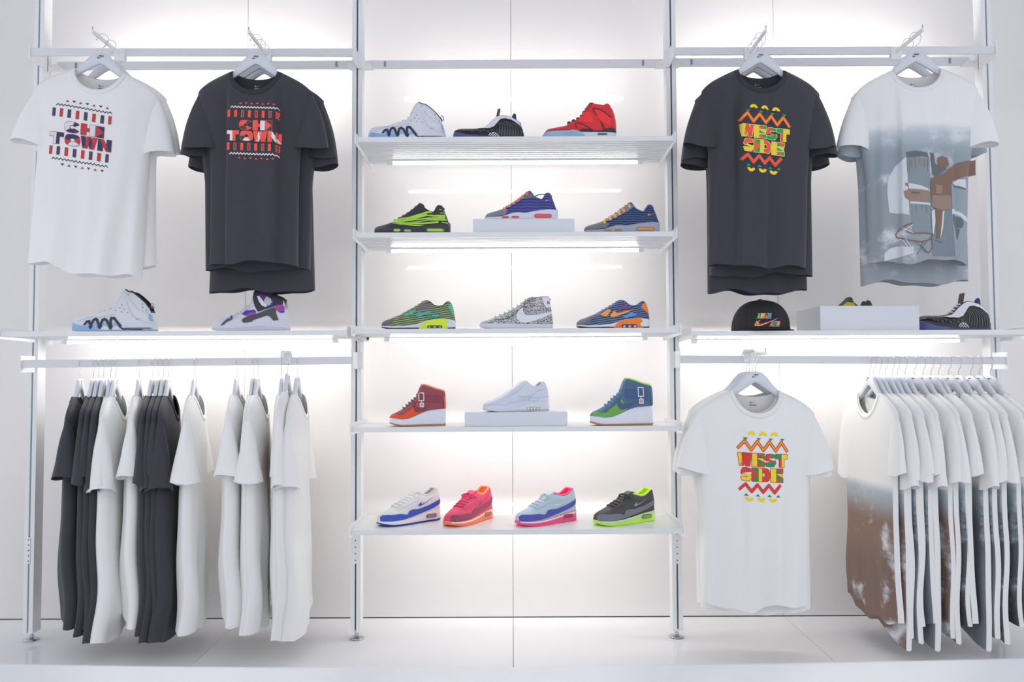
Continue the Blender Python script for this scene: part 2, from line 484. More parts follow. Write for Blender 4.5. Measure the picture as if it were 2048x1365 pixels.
railLL = hang_rail((44, 721), (706, 713.5), 'lower hanging rail of the left bay, packed with tees', (1, 0), 0)
railLR = hang_rail((1360, 711.5), (2012, 714), 'lower hanging rail of the right bay, packed with tees', (0, 1), 0)

def face_out(at, px, label, y_end=3.06, rise=.0):
    p = at(px)
    t = empty('face_out_arm', (p.x, Y_RAIL, p.z+rise)); tag(t, label, 'display arm', 'short arms sticking out of the rails')
    m = MB(); m.box(-.004, .004, y_end-Y_RAIL, .01, -.014, 0); m.build('arm_bar', M_METAL, t, False, .001)
    m = MB(); m.box(-.022, .022, -.0105, -.0065, -.038, .014); m.box(-.022, .022, .0065, .0105, -.038, .014); m.box(-.0213, .0213, -.0098, .0098, .004, .0133)
    m.build('clamp', M_METAL, t, False, .001)
    m = MB(); m.tube([(0, y_end-Y_RAIL+.004, -.012), (0, y_end-Y_RAIL+.004, .012)], .0022, 8); m.build('end_pin', M_CHROME, t, True)
    return p + Vector((0, 0, rise))

# ------------------------------------------------------------------ hangers
PX = 1/522.0        # metres per photo pixel at the hanging garments
def build_hanger():
    t = empty('clothes_hanger')
    # body: inverted V with a broad shoulder, outline from the photo
    up = [(0, -.077), (.012, -.0775), (.024, -.081), (.036, -.089), (.05, -.104), (.065, -.124), (.083, -.143), (.105, -.163), (.14, -.182), (.18, -.204), (.207, -.223), (.212, -.229)]
    lo = [(.209, -.236), (.2, -.236), (.17, -.221), (.13, -.200), (.1, -.183), (.08, -.170), (.05, -.150), (.02, -.129), (.004, -.119), (0, -.118)]
    half = up+lo
    m = MB()
    n = len(up)
    # build as strips so that the concave outline stays clean
    lo_r = lo[::-1]
    def at(tab, x): return interp(tab, x)
    xs = [0, .012, .024, .036, .05, .065, .083, .105, .14, .18, .207]
    T = .0065
    V = []; Fc = []
    allx = [-x for x in xs[::-1]]+xs[1:]
    for x in allx:
        a = abs(x); zu = at(up, a); zl = at(lo_r, a)
        e = T if a < .1 else T*(1-.25*(a-.1)/.11)
        V += [(x, -e, zl+.003), (x, -e, zu-.003), (x, -e*.5, zu), (x, e*.5, zu), (x, e, zu-.003), (x, e, zl+.003), (x, e*.5, zl), (x, -e*.5, zl)]
    k = 8
    for i in range(len(allx)-1):
        for j in range(k): Fc.append((i*k+j, (i+1)*k+j, (i+1)*k+(j+1) % k, i*k+(j+1) % k))
    Fc.append(tuple(range(k))[::-1]); Fc.append(tuple(range((len(allx)-1)*k, len(allx)*k)))
    mesh_obj('hanger_body', V, [f[::-1] for f in Fc], M_HANGER, t, True, None)
    m = MB(); r = .021; cz = .0012-r
    pts = [(.0, 0, -.082), (0, 0, -.060), (.002, 0, -.055), (.012, 0, -.045), (.0175, 0, -.036)]
    a0 = -math.radians(40)
    for i in range(15):
        a = a0+math.radians(225)*i/14
        pts.append((r*math.cos(a), 0, cz+r*math.sin(a)))
    m.tube(pts, .0013, 8); e = pts[-1]; m.ball((e[0]-.001, 0, e[2]-.002), .0028)
    m.build('hook', M_CHROME, t, True)
    items = []
    items.append((swoosh(-.0135, -.100, .025, .020), M_BLACK, 0))
    for i, ch in enumerate('NIKE'): letter(ch, -.008+i*.0045, -.0915, .0040, .0048, [M_BLACK], items, shear=.35)
    decal('logo', items, lambda x, z, o: Vector((x, -T-o*.3, z)), t, .02)
    return t
HANGER = build_hanger()
used_h = [False]
def hanger(loc, rz, label, group, roll=0.):
    o = HANGER if not used_h[0] else copy_tree(HANGER)
    used_h[0] = True
    o.location = loc; o.rotation_euler = (0, roll, rz)
    for k in ('label', 'category', 'group'):
        if k in o: del o[k]
    tag(o, label, 'hanger', group)
    return o

# ------------------------------------------------------------------ t-shirts
class Tee:
    """hanging t-shirt; local X = shoulder line, front = -Y, origin at the hook"""
    def __init__(s, sh=.222, nk=.086, ch=.192, hm=.196, L=.79, T=.034, st=.034, folds=(), wav=.004, seed=1, sl=1., sl_out=.055,
                 back_wave=.006, hem_wave=.008, edge=2.6, mside=False, sleeve_drop=.0, hem_tilt=0., sway=0.):
        s.__dict__.update(locals()); s.r = random.Random(seed)
        s.ph = [s.r.uniform(0, 6.28) for _ in range(10)]
        s.zs = -.148
    def ridge(s, x):
        a = abs(x)
        if a <= s.nk: return s.zs+.0005
        t = (a-s.nk)/(s.sh-s.nk)
        return s.zs - .070*t**1.12 - .018*t**6
    def top(s, x, front):
        a = abs(x)
        if a >= s.nk: return s.ridge(x)
        dip = .088 if front else .026
        u = a/s.nk
        return s.zs - dip*(1-u*u)**(.52 if front else .7)
    def hw(s, z):
        return interp([(s.zs-s.L-.05, s.hm), (s.zs-s.L*.55, (s.hm+s.ch)/2-.003), (s.zs-.30, s.ch), (s.zs-.16, s.sh-.016), (s.zs-.085, s.sh), (0, s.sh)], z)
    def zh(s, x):
        u = x/s.hm
        return s.zs-s.L - s.hem_wave*math.sin(u*4.2+s.ph[0]) - s.hem_wave*.5*math.sin(u*9+s.ph[1]) + s.hem_tilt*u
    def y(s, x, z, front=True):
        w_ = s.hw(z); u = max(-1., min(1., x/w_))
        d = max(0., s.ridge(x)-z)
        T = (s.T if front else s.T*.8)*(1-math.exp(-d/.045))*(1+.25*sstep(.2, .8, d))
        body = (1-abs(u)**s.edge)**(1/1.9) if abs(u) < 1 else 0
        T0 = .009*max(0., 1-abs(u)**24)**.5
        damp = (1-u**8)*sstep(0, .25, d)
        f = 0.
        cm = s.sway*(math.sin(9*(z-s.zs)+s.ph[8]+u*1.3)*u*u+.5*math.sin(15*(z-s.zs)+s.ph[9]+u*3))*sstep(.30, .85, d)
        if front:
            for x0, sl, wd, am in s.folds:
                f += am*math.tanh((x-x0-sl*(z-s.zs))/wd)
            f += s.wav*math.sin(x*38+s.ph[2]+z*3)*sstep(.1, .8, d) + s.wav*.6*math.sin(x*71+s.ph[3]-z*5)*sstep(.2, .8, d)
            return -(T*body) - T0 - f*damp + cm
        f = s.back_wave*math.sin(x*32+s.ph[4]+z*2)*sstep(.1, .8, d)+s.back_wave*.5*math.sin(x*63+s.ph[5])
        return T*body + T0 + f*damp + cm
    def build(s, parent, mb, mrib, mside=None, msleeve=None, nx=54, nz=34):
        us = [math.sin(PI/2*(-1+2*i/nx))*.35+(-1+2*i/nx)*.65 for i in range(nx+1)]
        V = []; Fc = []; FM = []
        idx = {}
        for side in (0, 1):
            fr = side == 0
            for i, u in enumerate(us):
                xt = u*s.sh; zt = s.top(xt, fr)
                for j in range(nz+1):
                    if side == 1 and i in (0, nx) : idx[(1, i, j)] = idx[(0, i, j)]; continue
                    v = j/nz
                    v = v*.82+v*v*.18
                    zb = s.zh(u*s.hm); z = zt+(zb-zt)*v
                    x = u*s.hw(z)
                    if v < .12: x = xt+(x-xt)*v/.12
                    yy = s.y(x, z, fr) if 0 < i < nx else (s.y(x, z, True)+s.y(x, z, False))/2
                    idx[(side, i, j)] = len(V); V.append((x, yy, z))
        for side in (0, 1):
            for i in range(nx):
                for j in range(nz):
                    q = (idx[(side, i, j)], idx[(side, i+1, j)], idx[(side, i+1, j+1)], idx[(side, i, j+1)])
                    Fc.append(q[::-1] if side == 0 else q)
                    FM.append(1 if (mside is not None and abs(us[i]+us[i+1])/2 > .955) else 0)
        for i in range(nx):          # shoulder seams
            if abs((us[i]+us[i+1])/2*s.sh) > s.nk:
                Fc.append((idx[(0, i, 0)], idx[(0, i+1, 0)], idx[(1, i+1, 0)], idx[(1, i, 0)])); FM.append(0)
        Fc = [tuple(dict.fromkeys(f)) for f in Fc]
        keep = [k for k, f in enumerate(Fc) if len(f) > 2]
        mesh_obj('shirt_body', V, [Fc[k] for k in keep], [mb, mside or mb], parent, True, [FM[k] for k in keep])
        # hem stitch line and collar
        V = []; Fc = []
        def band(front):
            n = 22; base = len(V)
            for i in range(n+1):
                a = PI*i/n; x = -s.nk*math.cos(a)
                zt = s.top(x*.999, front)
                dn = .016
                cx, cz = x*(1+dn/.09*.9), zt-dn*math.sin(a)*.95-.003
                yy = s.y(x, zt, front); y2 = s.y(cx, min(cz, s.top(cx, front)-.0005), front)
                sg = -1 if front else 1
                V.append((x, yy+sg*.0004-sg*.0015, zt+.0015)); V.append((x, yy+sg*.0022, zt+.001)); V.append((cx, y2+sg*.0022, cz)); V.append((cx, y2+sg*.0002, cz-.001))
            for i in range(n):
                for k in range(3):
                    q = (base+i*4+k, base+(i+1)*4+k, base+(i+1)*4+k+1, base+i*4+k+1)
                    Fc.append(q[::-1] if front else q)
        band(True); band(False)
        mesh_obj('collar', V, Fc, mrib, parent, True)
        # sleeves
        for sg in (-1, 1):
            nv, nu = 12, 20; V = []; Fc = []
            k = s.sl
            O0 = (s.sh-.006, s.ridge(s.sh-.006)-.003); O1 = (s.sh+s.sl_out, s.zs-.30*k-s.sleeve_drop)
            I0 = (s.sh-.062, s.zs-.17); I1 = (s.ch-.035, s.zs-.315*k-s.sleeve_drop)
            for j in range(nv+1):
                v = j/nv
                bow = .012*math.sin(PI*v)
                o_ = (O0[0]+(O1[0]-O0[0])*v+bow, O0[1]+(O1[1]-O0[1])*v)
                i_ = (I0[0]+(I1[0]-I0[0])*v, I0[1]+(I1[1]-I0[1])*v)
                th = .013+(s.st-.013)*v**.8
                for i in range(nu):
                    a = 2*PI*i/nu
                    c = .5-.5*math.cos(a); yy = -math.copysign(abs(math.sin(a))**.8, math.sin(a))*th
                    yy += .003*math.sin(c*9+v*4+s.ph[6]+sg)*v
                    zz = .006*math.sin(a*2+s.ph[7])*v
                    V.append((sg*(o_[0]+(i_[0]-o_[0])*c), yy, o_[1]+(i_[1]-o_[1])*c+zz))
            for j in range(nv):
                for i in range(nu):
                    q = (j*nu+i, j*nu+(i+1) % nu, (j+1)*nu+(i+1) % nu, (j+1)*nu+i)
                    Fc.append(q if sg > 0 else q[::-1])
            mesh_obj('sleeve', V, Fc, msleeve or mb, parent, True)
    def label_print(s, parent, m):
        it = [(swoosh(-.013, s.zs-.052, .028, .022), m, 0), (R_(-.014, s.zs-.060, .014, s.zs-.056), m, 0)]
        decal('neck_label', it, lambda x, z, o: Vector((x, s.y(x, z, False)-o*1.5-.001, z)), parent, .01)
    def front_map(s, x, z, o):
        return Vector((x, s.y(x, z, True)-o, z))

def place(items, x0, z0, k, tilt=0.):
    """graphic pixel units (y down) -> metres on the shirt"""
    out = []
    for poly, m, lv in items:
        out.append(([(x0+p[0]*k, z0-p[1]*k - tilt*p[0]*k) for p in poly], m, lv))
    return out
def chitown(dark):
    if dark:
        A = C((250, 92, 74)); B = C((250, 92, 74)); D = C((238, 236, 240)); N = C((70, 66, 72)); Zc = C((240, 238, 242)); OL = C((246, 110, 96)); fill2 = C((90, 88, 94))
    else:
        A = C((196, 62, 66)); B = C((82, 62, 92)); D = C((226, 227, 232)); N = C((44, 58, 92)); Zc = C((40, 62, 88)); OL = C((190, 70, 100)); fill2 = B
    it = []
    def tri(x, y, up, m):
        w_, h_ = 3.6, 4.4
        it.append(([(x-w_, y+(h_ if up else 0)), (x+w_, y+(h_ if up else 0)), (x, y+(0 if up else h_))], m, 0))
    for i in range(7): tri(30+12.6*i, 0, i % 2 == 0, A if (i % 2 == 0 or dark) else C((70, 60, 80)))
    z = [(8+3.6*i, 10 if i % 2 else 13.5) for i in range(31)]
    for q in strips(z, 1.5 if not dark else 2.2): it.append((q, Zc, 0))
    for i in range(8):
        x = 1+15.6*i
        if dark and i % 2 == 0 and i:
            it.append((R_(x, 19, x+7, 36), A, 0)); it.append((R_(x+1.6, 20.6, x+5.4, 34.4), fill2, 1))
        else: it.append((R_(x, 19, x+6.6, 36), A if i % 2 else B, 0))
    def L(ch, x, y, w_, h_, cols):
        o = []
        letter(ch, x, -(y+h_), w_, h_, cols, o, OL, .8)
        for poly, m, lv in o: it.append(([(p[0], -p[1]) for p in poly], m, lv))
    L('C', 29, 43, 28, 22, [N, N, D, D, D, D, D, N, N, N, N] if not dark else [N, N, A, A, A, A, N, N, N, A, A])
    L('H', 60, 43, 27, 22, [A, A, D] if not dark else [A, A, D]); L('I', 89, 43, 14, 22, [A, N, N])
    L('T', 0, 68, 28, 23, [D, N, D, N] if not dark else [D, A, D, A])
    L('O', 31, 68, 29, 23, [A, N, N, N, N, N, A, A, D, D, D, A] if not dark else [A, A, A, A, A, A, N, N, D, D, A, A])
    L('W', 61, 68, 31, 23, [N, A, N, A] if not dark else [A, D, A, A]); L('N', 94, 68, 26, 23, [N, A, N] if not dark else [A, D, A])
    for i in range(8):
        x = 1+15.6*i
        if dark and i % 2 == 1:
            it.append((R_(x, 96, x+7, 113), A, 0)); it.append((R_(x+1.6, 97.6, x+5.4, 111.4), fill2, 1))
        else: it.append((R_(x, 96, x+6.6, 113), B if i % 2 else A, 0))
    z = [(8+3.6*i, 119 if i % 2 else 122.5) for i in range(31)]
    for q in strips(z, 1.5 if not dark else 2.2): it.append((q, Zc, 0))
    for i in range(7): tri(30+12.6*i, 129, i % 2 == 1, A if (i % 2 or dark) else C((70, 60, 80)))
    return it
def westside(dark):
    Y = C((248, 220, 50)); G = C((26, 150, 88)) if not dark else C((20, 168, 100)); Rr = C((222, 62, 48)) if not dark else C((244, 92, 66)); O = C((246, 176, 40)); OL = C((250, 228, 120)) if dark else C((196, 60, 50))
    it = []
    def half(x, y, up):
        pts = [(x+8*math.cos(PI*i/10), y-(8 if up else -8)*math.sin(PI*i/10)) for i in range(11)]
        pin = [(x+2*math.cos(PI*i/6), y-(2 if up else -2)*math.sin(PI*i/6)) for i in range(7)]
        it.append((pts+pin[::-1], Y, 0))
    for x in (24, 47, 70): half(x, 8, True)
    for x in (8, 34, 58, 82): it.append(([(x, 13), (x+9, 13), (x+4.5, 18)], G, 0))
    z = [(-1, 34)]+[(-1+12.2*(i+1), 20 if i % 2 == 0 else 37) for i in range(8)]
    for q in strips(z, 6.4): it.append((q, Rr, 0))
    for q in strips(z, 2.6): it.append((q, O, 1))
    def L(ch, x, y, w_, h_, cols):
        o = []
        letter(ch, x, -(y+h_), w_, h_, cols, o, OL, 1.1)
        for poly, m, lv in o: it.append(([(p[0], -p[1]) for p in poly], m, lv))
    L('W', -2, 44, 26, 25, [Y, Rr, Rr, Rr]); L('E', 25, 44, 24, 25, [Y, Rr, G, G, Y, Rr, G]); L('S', 50, 44, 22, 25, [Rr, G, Rr, G, G]); L('T', 72, 44, 25, 25, [G, Y, Rr, Y])
    L('S', 4, 73, 20, 26, [Rr, Rr, Y, Y, Y]); L('I', 25, 73, 12, 26, [Rr, G, G]); L('D', 38, 73, 22, 26, [Y, Rr, Rr, Rr, Rr, Rr, Rr, Rr, Rr, Rr]); L('E', 62, 73, 25, 26, [Y, G, Rr, G, Y, Rr, G])
    z = [(2, 116)]+[(2+11.2*(i+1), 106 if i % 2 == 0 else 120) for i in range(7)]
    for q in strips(z, 6.2): it.append((q, Rr, 0))
    for x in (10, 32, 55, 72): it.append(([(x, 129), (x+9, 129), (x+4.5, 124)], G, 0))
    for x in (20, 43, 66): half(x, 132, False)
    return it

def photo_print(name, top, mid, low, z0, z1, cloud=(226, 230, 234), streak=True, seed=0.):
    """white cotton that fades into a cloudy all-over photo print further down the shirt"""
    m = bpy.data.materials.new(name); m.use_nodes = True
    nt = m.node_tree; b = nt.nodes['Principled BSDF']; b.inputs['Roughness'].default_value = .85
    tc = nt.nodes.new('ShaderNodeTexCoord'); sp = nt.nodes.new('ShaderNodeSeparateXYZ')
    nt.links.new(tc.outputs['Object'], sp.inputs[0])
    mp = nt.nodes.new('ShaderNodeMapping'); mp.inputs['Location'].default_value = (seed, seed*2, 0); mp.inputs['Scale'].default_value = (1, .25, 1)
    nt.links.new(tc.outputs['Object'], mp.inputs[0])
    n1 = nt.nodes.new('ShaderNodeTexNoise'); n1.inputs['Scale'].default_value = 5.5; n1.inputs['Detail'].default_value = 7; n1.inputs['Roughness'].default_value = .6
    nt.links.new(mp.outputs[0], n1.inputs['Vector'])
    def mr(inp, a, b_, c=0., d=1.):
        r = nt.nodes.new('ShaderNodeMapRange'); r.interpolation_type = 'SMOOTHSTEP'
        r.inputs[1].default_value = a; r.inputs[2].default_value = b_; r.inputs[3].default_value = c; r.inputs[4].default_value = d
        nt.links.new(inp, r.inputs[0]); return r.outputs[0]
    def mix(fac, A, B):
        x = nt.nodes.new('ShaderNodeMix'); x.data_type = 'RGBA'; nt.links.new(fac, x.inputs['Factor'])
        for k, v in (('A', A), ('B', B)):
            if isinstance(v, tuple): x.inputs[k].default_value = lin(v)+(1,)
            else: nt.links.new(v, x.inputs[k])
        return x.outputs['Result']
    c = mix(mr(sp.outputs['Z'], z0, z1), mid, top)
    c = mix(mr(sp.outputs['Z'], z0-.18, z0-.05), low, c)
    c = mix(mr(n1.outputs['Fac'], .52, .66), c, cloud)
    # upper part stays plain white whatever the clouds do
    c = mix(mr(sp.outputs['Z'], z1-.02, z1+.03), c, (246, 246, 244))
    nt.links.new(c, b.inputs['Base Color'])
    thin_cloth(m, .05)
    return m
M_SKY1 = photo_print('sky_print', (196, 206, 214), (158, 170, 179), (160, 168, 174), -.50, -.40, seed=1.)
M_SKY2 = photo_print('cloud_brown_print', (180, 192, 200), (142, 116, 102), (134, 112, 102), -.66, -.52, seed=3.)
M_SKY3 = photo_print('cloud_grey_print', (160, 172, 180), (118, 120, 126), (126, 132, 138), -.66, -.50, seed=7.)
M_SKY4 = photo_print('winter_tree_print', (170, 182, 188), (96, 104, 110), (92, 92, 98), -.66, -.50, cloud=(200, 206, 212), seed=11.)

def new_tee(name='t_shirt'):
    return empty(name)
def put(t, loc, rz, label, group, roll=0.):
    t.location = loc; t.rotation_euler = (0, roll, rz)
    for k in ('label', 'category', 'group'):
        if k in t: del t[k]
    return tag(t, label, 't-shirt', group)

def front_group(arm_pt, D0, gap, specs, where, nums, lowg):
    """specs: list front to back of (builder function or source tee, rz, roll, label)"""
    for i, (mk, rz, roll, lab, hl) in enumerate(specs):
        loc = Vector((arm_pt.x, D0+gap*i, arm_pt.z))
        hanger(loc, rz, hl, 'hangers on the %s arm' % where, roll)
        t = mk()
        put(t, loc, rz, lab, lowg, roll)

# upper left: white shirt with navy and red graphic
pUL1 = face_out(railUL, 232, 'short face-out arm holding the white CHI TOWN tee', 3.12, -.017)
pUL1.x = P(205, 70, 3.16).x; 
def mk_chi_white():
    g = Tee(sh=.226, ch=.205, hm=.208, L=.79, T=.040, st=.04, seed=3, sl_out=.075, sl=1.0, wav=.011, hem_wave=.012, hem_tilt=-.02,
            folds=[(.060, .0, .006, .006), (-.125, .02, .02, .006), (.16, .05, .02, -.006)])
    t = new_tee(); g.build(t, M_WTEE, M_WTEE2)
    decal('graphic', place(chitown(False), -.150, g.zs-.132, PX, .10), g.front_map, t, .007)
    g.label_print(t, C((150, 152, 158)))
    return t
def mk_plain(mat_, rib, **k):
    def f():
        g = Tee(**k); t = new_tee(); g.build(t, mat_, rib); return t
    return f
G_UL = 'tees hanging upper left'
front_group(pUL1, 3.165, .06, [
    (mk_chi_white, math.radians(9), math.radians(3), 'white t-shirt with navy and red CHI TOWN graphic, facing out', 'white hanger of the front white CHI TOWN tee'),
    (mk_plain(M_WTEE, M_WTEE2, sh=.222, ch=.185, hm=.19, L=.76, T=.03, seed=31), math.radians(3), 0, 'plain white t-shirt hidden behind the white CHI TOWN tee', 'white hanger behind the CHI TOWN tee hanger, upper left')],
    'white CHI TOWN', None, G_UL)

pUL2 = face_out(railUL, 528, 'short face-out arm holding the charcoal CHI TOWN tees', 3.12, -.017)
pUL2.x = P(512, 70, 3.16).x
def mk_chi_dark():
    g = Tee(sh=.222, ch=.175, hm=.168, L=.755, T=.036, st=.040, seed=5, sl_out=.060, wav=.004, hem_wave=.006, edge=3.2,
            folds=[(-.095, .0, .004, .016), (.100, .02, .004, -.016), (.145, -.08, .006, .010), (.065, 0, .03, .002)])
    t = new_tee(); g.build(t, M_DTEE, M_DTEE2, nx=84)
    decal('graphic', place(chitown(True), -.092, g.zs-.137, PX*.87, .03), g.front_map, t, .006)
    g.label_print(t, C((170, 172, 178)))
    return t
front_group(pUL2, 3.165, .05, [
    (mk_chi_dark, math.radians(2), 0, 'charcoal t-shirt with orange and white CHI TOWN graphic', 'white hanger of the front charcoal CHI TOWN tee'),
    (mk_plain(M_DTEE, M_DTEE2, sh=.236, ch=.22, hm=.2, L=.775, T=.03, st=.035, seed=51, sl_out=.066, sleeve_drop=.02), math.radians(5), 0, 'charcoal t-shirt directly behind the charcoal CHI TOWN tee', 'hanger directly behind the charcoal CHI TOWN hanger'),
    (mk_plain(M_DTEE, M_DTEE2, sh=.245, ch=.195, hm=.215, L=.85, T=.03, st=.035, seed=52, sl_out=.06, sleeve_drop=.05), math.radians(-3), 0, 'longest charcoal t-shirt, rearmost behind the charcoal CHI TOWN tee', 'rearmost hanger on the charcoal CHI TOWN arm')],
    'charcoal CHI TOWN', None, G_UL)

# upper right
pUR1 = face_out(railUR, 1508, 'short face-out arm holding the charcoal WEST SIDE tees', 3.12, -.017)
pUR1.x = P(1522, 70, 3.16).x
def mk_west(dark):
    def f():
        if dark:
            g = Tee(sh=.224, ch=.195, hm=.187, L=.775, T=.036, st=.040, seed=8, sl_out=.066, wav=.004, hem_wave=.006, edge=3.2,
                    folds=[(-.083, .0, .004, .016), (.012, -.01, .004, -.006), (-.15, .03, .01, .010), (-.115, -.05, .006, -.005)])
        else:
            g = Tee(sh=.228, ch=.205, hm=.2, L=.81, T=.038, st=.040, seed=9, sl_out=.07, wav=.010, hem_wave=.012,
                    folds=[(-.055, -.02, .006, .006), (.10, .03, .02, -.005)])
        t = new_tee(); g.build(t, M_DTEE if dark else M_WTEE, M_DTEE2 if dark else M_WTEE2, nx=84 if dark else 60)
        decal('graphic', place(westside(dark), -.082 if dark else -.075, g.zs-(.150 if dark else .152), PX*.98, .10 if dark else .03), g.front_map, t, .006)
        g.label_print(t, C((150, 152, 158)))
        return t
    return f
G_UR = 'tees hanging upper right'
front_group(pUR1, 3.165, .05, [
    (mk_west(True), math.radians(-2), math.radians(2), 'charcoal t-shirt with yellow, red and green WEST SIDE graphic', 'white hanger of the front charcoal WEST SIDE tee'),
    (mk_plain(M_DTEE, M_DTEE2, sh=.236, ch=.205, hm=.196, L=.80, T=.03, st=.035, seed=81, sl_out=.064, sleeve_drop=.03), math.radians(-6), 0, 'charcoal t-shirt directly behind the charcoal WEST SIDE tee', 'hanger directly behind the charcoal WEST SIDE hanger'),
    (mk_plain(M_DTEE, M_DTEE2, sh=.24, ch=.20, hm=.20, L=.86, T=.03, st=.035, seed=82, sl_out=.06, sleeve_drop=.05), math.radians(2), 0, 'rearmost and longest charcoal t-shirt behind the WEST SIDE tee', 'rearmost hanger on the charcoal WEST SIDE arm')],
    'charcoal WEST SIDE', None, G_UR)

pUR2 = face_out(railUR, 1805, 'short face-out arm holding the white tee with photo print', 3.12, -.017)
pUR2.x = P(1832, 68, 3.16).x
def mk_photo():
    g = Tee(sh=.226, ch=.205, hm=.175, L=.76, T=.036, st=.044, seed=12, sl_out=.072, wav=.003, hem_wave=.008, edge=3.,
            folds=[(-.082, .0, .004, .012), (.105, -.02, .004, -.012), (.02, 0, .004, -.004), (-.15, 0, .01, .008)])
    t = new_tee(); g.build(t, M_SKY1, M_WTEE2, None, M_WTEE, nx=84)
    W = C((214, 220, 226)); BR = C((134, 106, 92)); DG = C((104, 110, 116)); G1 = C((138, 150, 158)); G2 = C((126, 138, 148)); BR2 = C((156, 132, 118)); G3 = C((150, 162, 170))
    it = []
    # the all-over photo, read at 3.593 zoom from the corner (1660, 320)
    def a(pts, m, lv=0): it.append(([((1660+x/3.593-1832)*PX, -(320+y/3.593-68)*PX) for x, y in pts], m, lv))
    a([(400,180),(440,110),(500,50),(512,300),(516,470),(450,450),(400,440),(388,300),(390,230)], W)
    a([(505,60),(660,60),(664,330),(672,600),(540,600),(520,360)], G1); a([(500,20),(560,10),(640,25),(655,60),(600,52),(506,58)], DG, 1)
    a([(512,240),(600,262),(660,290),(660,302),(516,280)], W, 1); a([(480,300),(518,282),(650,290),(665,372),(522,372),(490,345)], BR2, 1); a([(530,303),(586,308),(586,322),(532,318)], DG, 2); a([(490,236),(512,244),(514,268),(494,258)], BR2, 1)
    a([(520,372),(664,388),(664,402),(522,388)], W, 1)
    for x, l in ((522,110),(536,60),(562,70),(592,50),(622,60),(646,90)): a([(x-5,70),(x+5,70),(x+2,70+l),(x-1,70+l)], BR2, 2)
    for x, l in ((560,60),(600,40),(630,70)): a([(x-4,402),(x+4,402),(x+1,402+l)], BR2, 2)
    a([(665,430),(810,430),(820,650),(826,762),(672,762)], G2); a([(806,240),(920,260),(960,400),(950,600),(860,790),(828,760),(812,480)], G3)
    a([(665,20),(690,30),(700,100),(740,130),(780,140),(700,200),(680,180),(672,110)], DG, 1)
    a([(715,60),(745,48),(780,62),(792,110),(770,135),(735,130),(712,100)], BR, 2)
    a([(690,200),(760,170),(820,120),(870,88),(940,68),(1020,48),(1020,158),(930,180),(870,205),(815,240),(790,262),(720,240)], BR, 2)
    a([(668,205),(740,190),(804,225),(804,352),(770,400),(740,440),(700,420),(676,370),(664,300)], BR, 3)
    a([(676,330),(800,330),(806,420),(750,440),(690,420),(668,400)], BR2, 4); a([(700,250),(745,262),(740,320),(700,316)], BR2, 4)
    a([(690,424),(756,436),(748,520),(722,638),(702,640),(696,520)], BR, 3)
    a([(668,440),(690,430),(694,520),(680,612),(672,600)], W, 4); a([(744,446),(757,438),(746,560),(728,632),(724,640),(736,540)], W, 4)
    a([(815,465),(860,455),(905,482),(912,520),(900,552),(830,560),(818,520)], DG, 1); a([(810,425),(880,440),(960,482),(956,512),(880,480),(810,462)], W, 1)
    a([(810,232),(860,205),(930,200),(936,266),(880,252),(815,246)], W, 1); a([(815,248),(935,268),(930,276),(816,258)], DG, 2); a([(830,560),(880,560),(860,640)], DG, 1)
    hoop = [(530,530),(490,545),(460,570),(440,600),(446,622),(480,640),(530,655),(600,662),(650,648),(672,625),(670,605),(600,600),(540,602),(500,590)]
    for q in strips(hoop, 8): a(q, BR, 3)
    for pts in ([(450,600),(540,540)], [(460,632),(500,690),(542,735)], [(490,640),(520,690),(545,742)], [(470,560),(540,600)]): a(ribbon(pts, 6), W, 3)
    for pts in ([(550,660),(600,700),(560,752)], [(600,664),(590,700),(625,742)], [(630,655),(600,700),(640,745)], [(664,640),(670,700),(640,745)], [(690,650),(740,668)]): a(ribbon(pts, 5), DG, 3)
    a([(365,735),(400,700),(450,685),(510,700),(542,690),(542,745),(365,790)], W, 1)
    decal('graphic', it, g.front_map, t, .008)
    g.label_print(t, C((170, 172, 176)))
    return t
front_group(pUR2, 3.165, .06, [
    (mk_photo, math.radians(-8), math.radians(1), 'white t-shirt with large grey photo print of a player at a hoop', 'white hanger of the front photo-print tee, upper right'),
    (mk_plain(M_SKY1, M_WTEE2, sh=.228, ch=.215, hm=.205, L=.83, T=.034, st=.035, seed=121, sl_out=.06, sleeve_drop=.02), math.radians(-3), 0, 'white tee fading to grey sky print, behind the photo-print tee', 'hanger behind the photo-print tee hanger, upper right')],
    'photo-print', None, G_UR)

# lower right: white WEST SIDE shirts
pLR = face_out(railLR, 1497, 'short face-out arm holding the white WEST SIDE tees', 3.12, .012)
pLR.x = P(1511, 703, 3.16).x
pw = mk_plain(M_WTEE, M_WTEE2, sh=.23, ch=.215, hm=.205, L=.84, T=.03, st=.034, seed=91, sl_out=.066, sleeve_drop=.02)
G_LR = 'white tees facing out on the lower right arm'
front_group(pLR, 3.165, .042, [
    (mk_west(False), math.radians(0), math.radians(1), 'white t-shirt with red, yellow and green WEST SIDE graphic', 'front white hanger of the white WEST SIDE tee'),
    (pw, math.radians(-3), 0, 'plain white t-shirt directly behind the white WEST SIDE tee', 'second hanger on the white WEST SIDE arm'),
    (pw, math.radians(2), 0, 'third white t-shirt back on the WEST SIDE arm', 'third hanger back on the white WEST SIDE arm'),
    (pw, math.radians(-5), 0, 'rearmost white t-shirt on the white WEST SIDE arm', 'rearmost hanger on the white WEST SIDE arm')],
    'white WEST SIDE', None, G_LR)

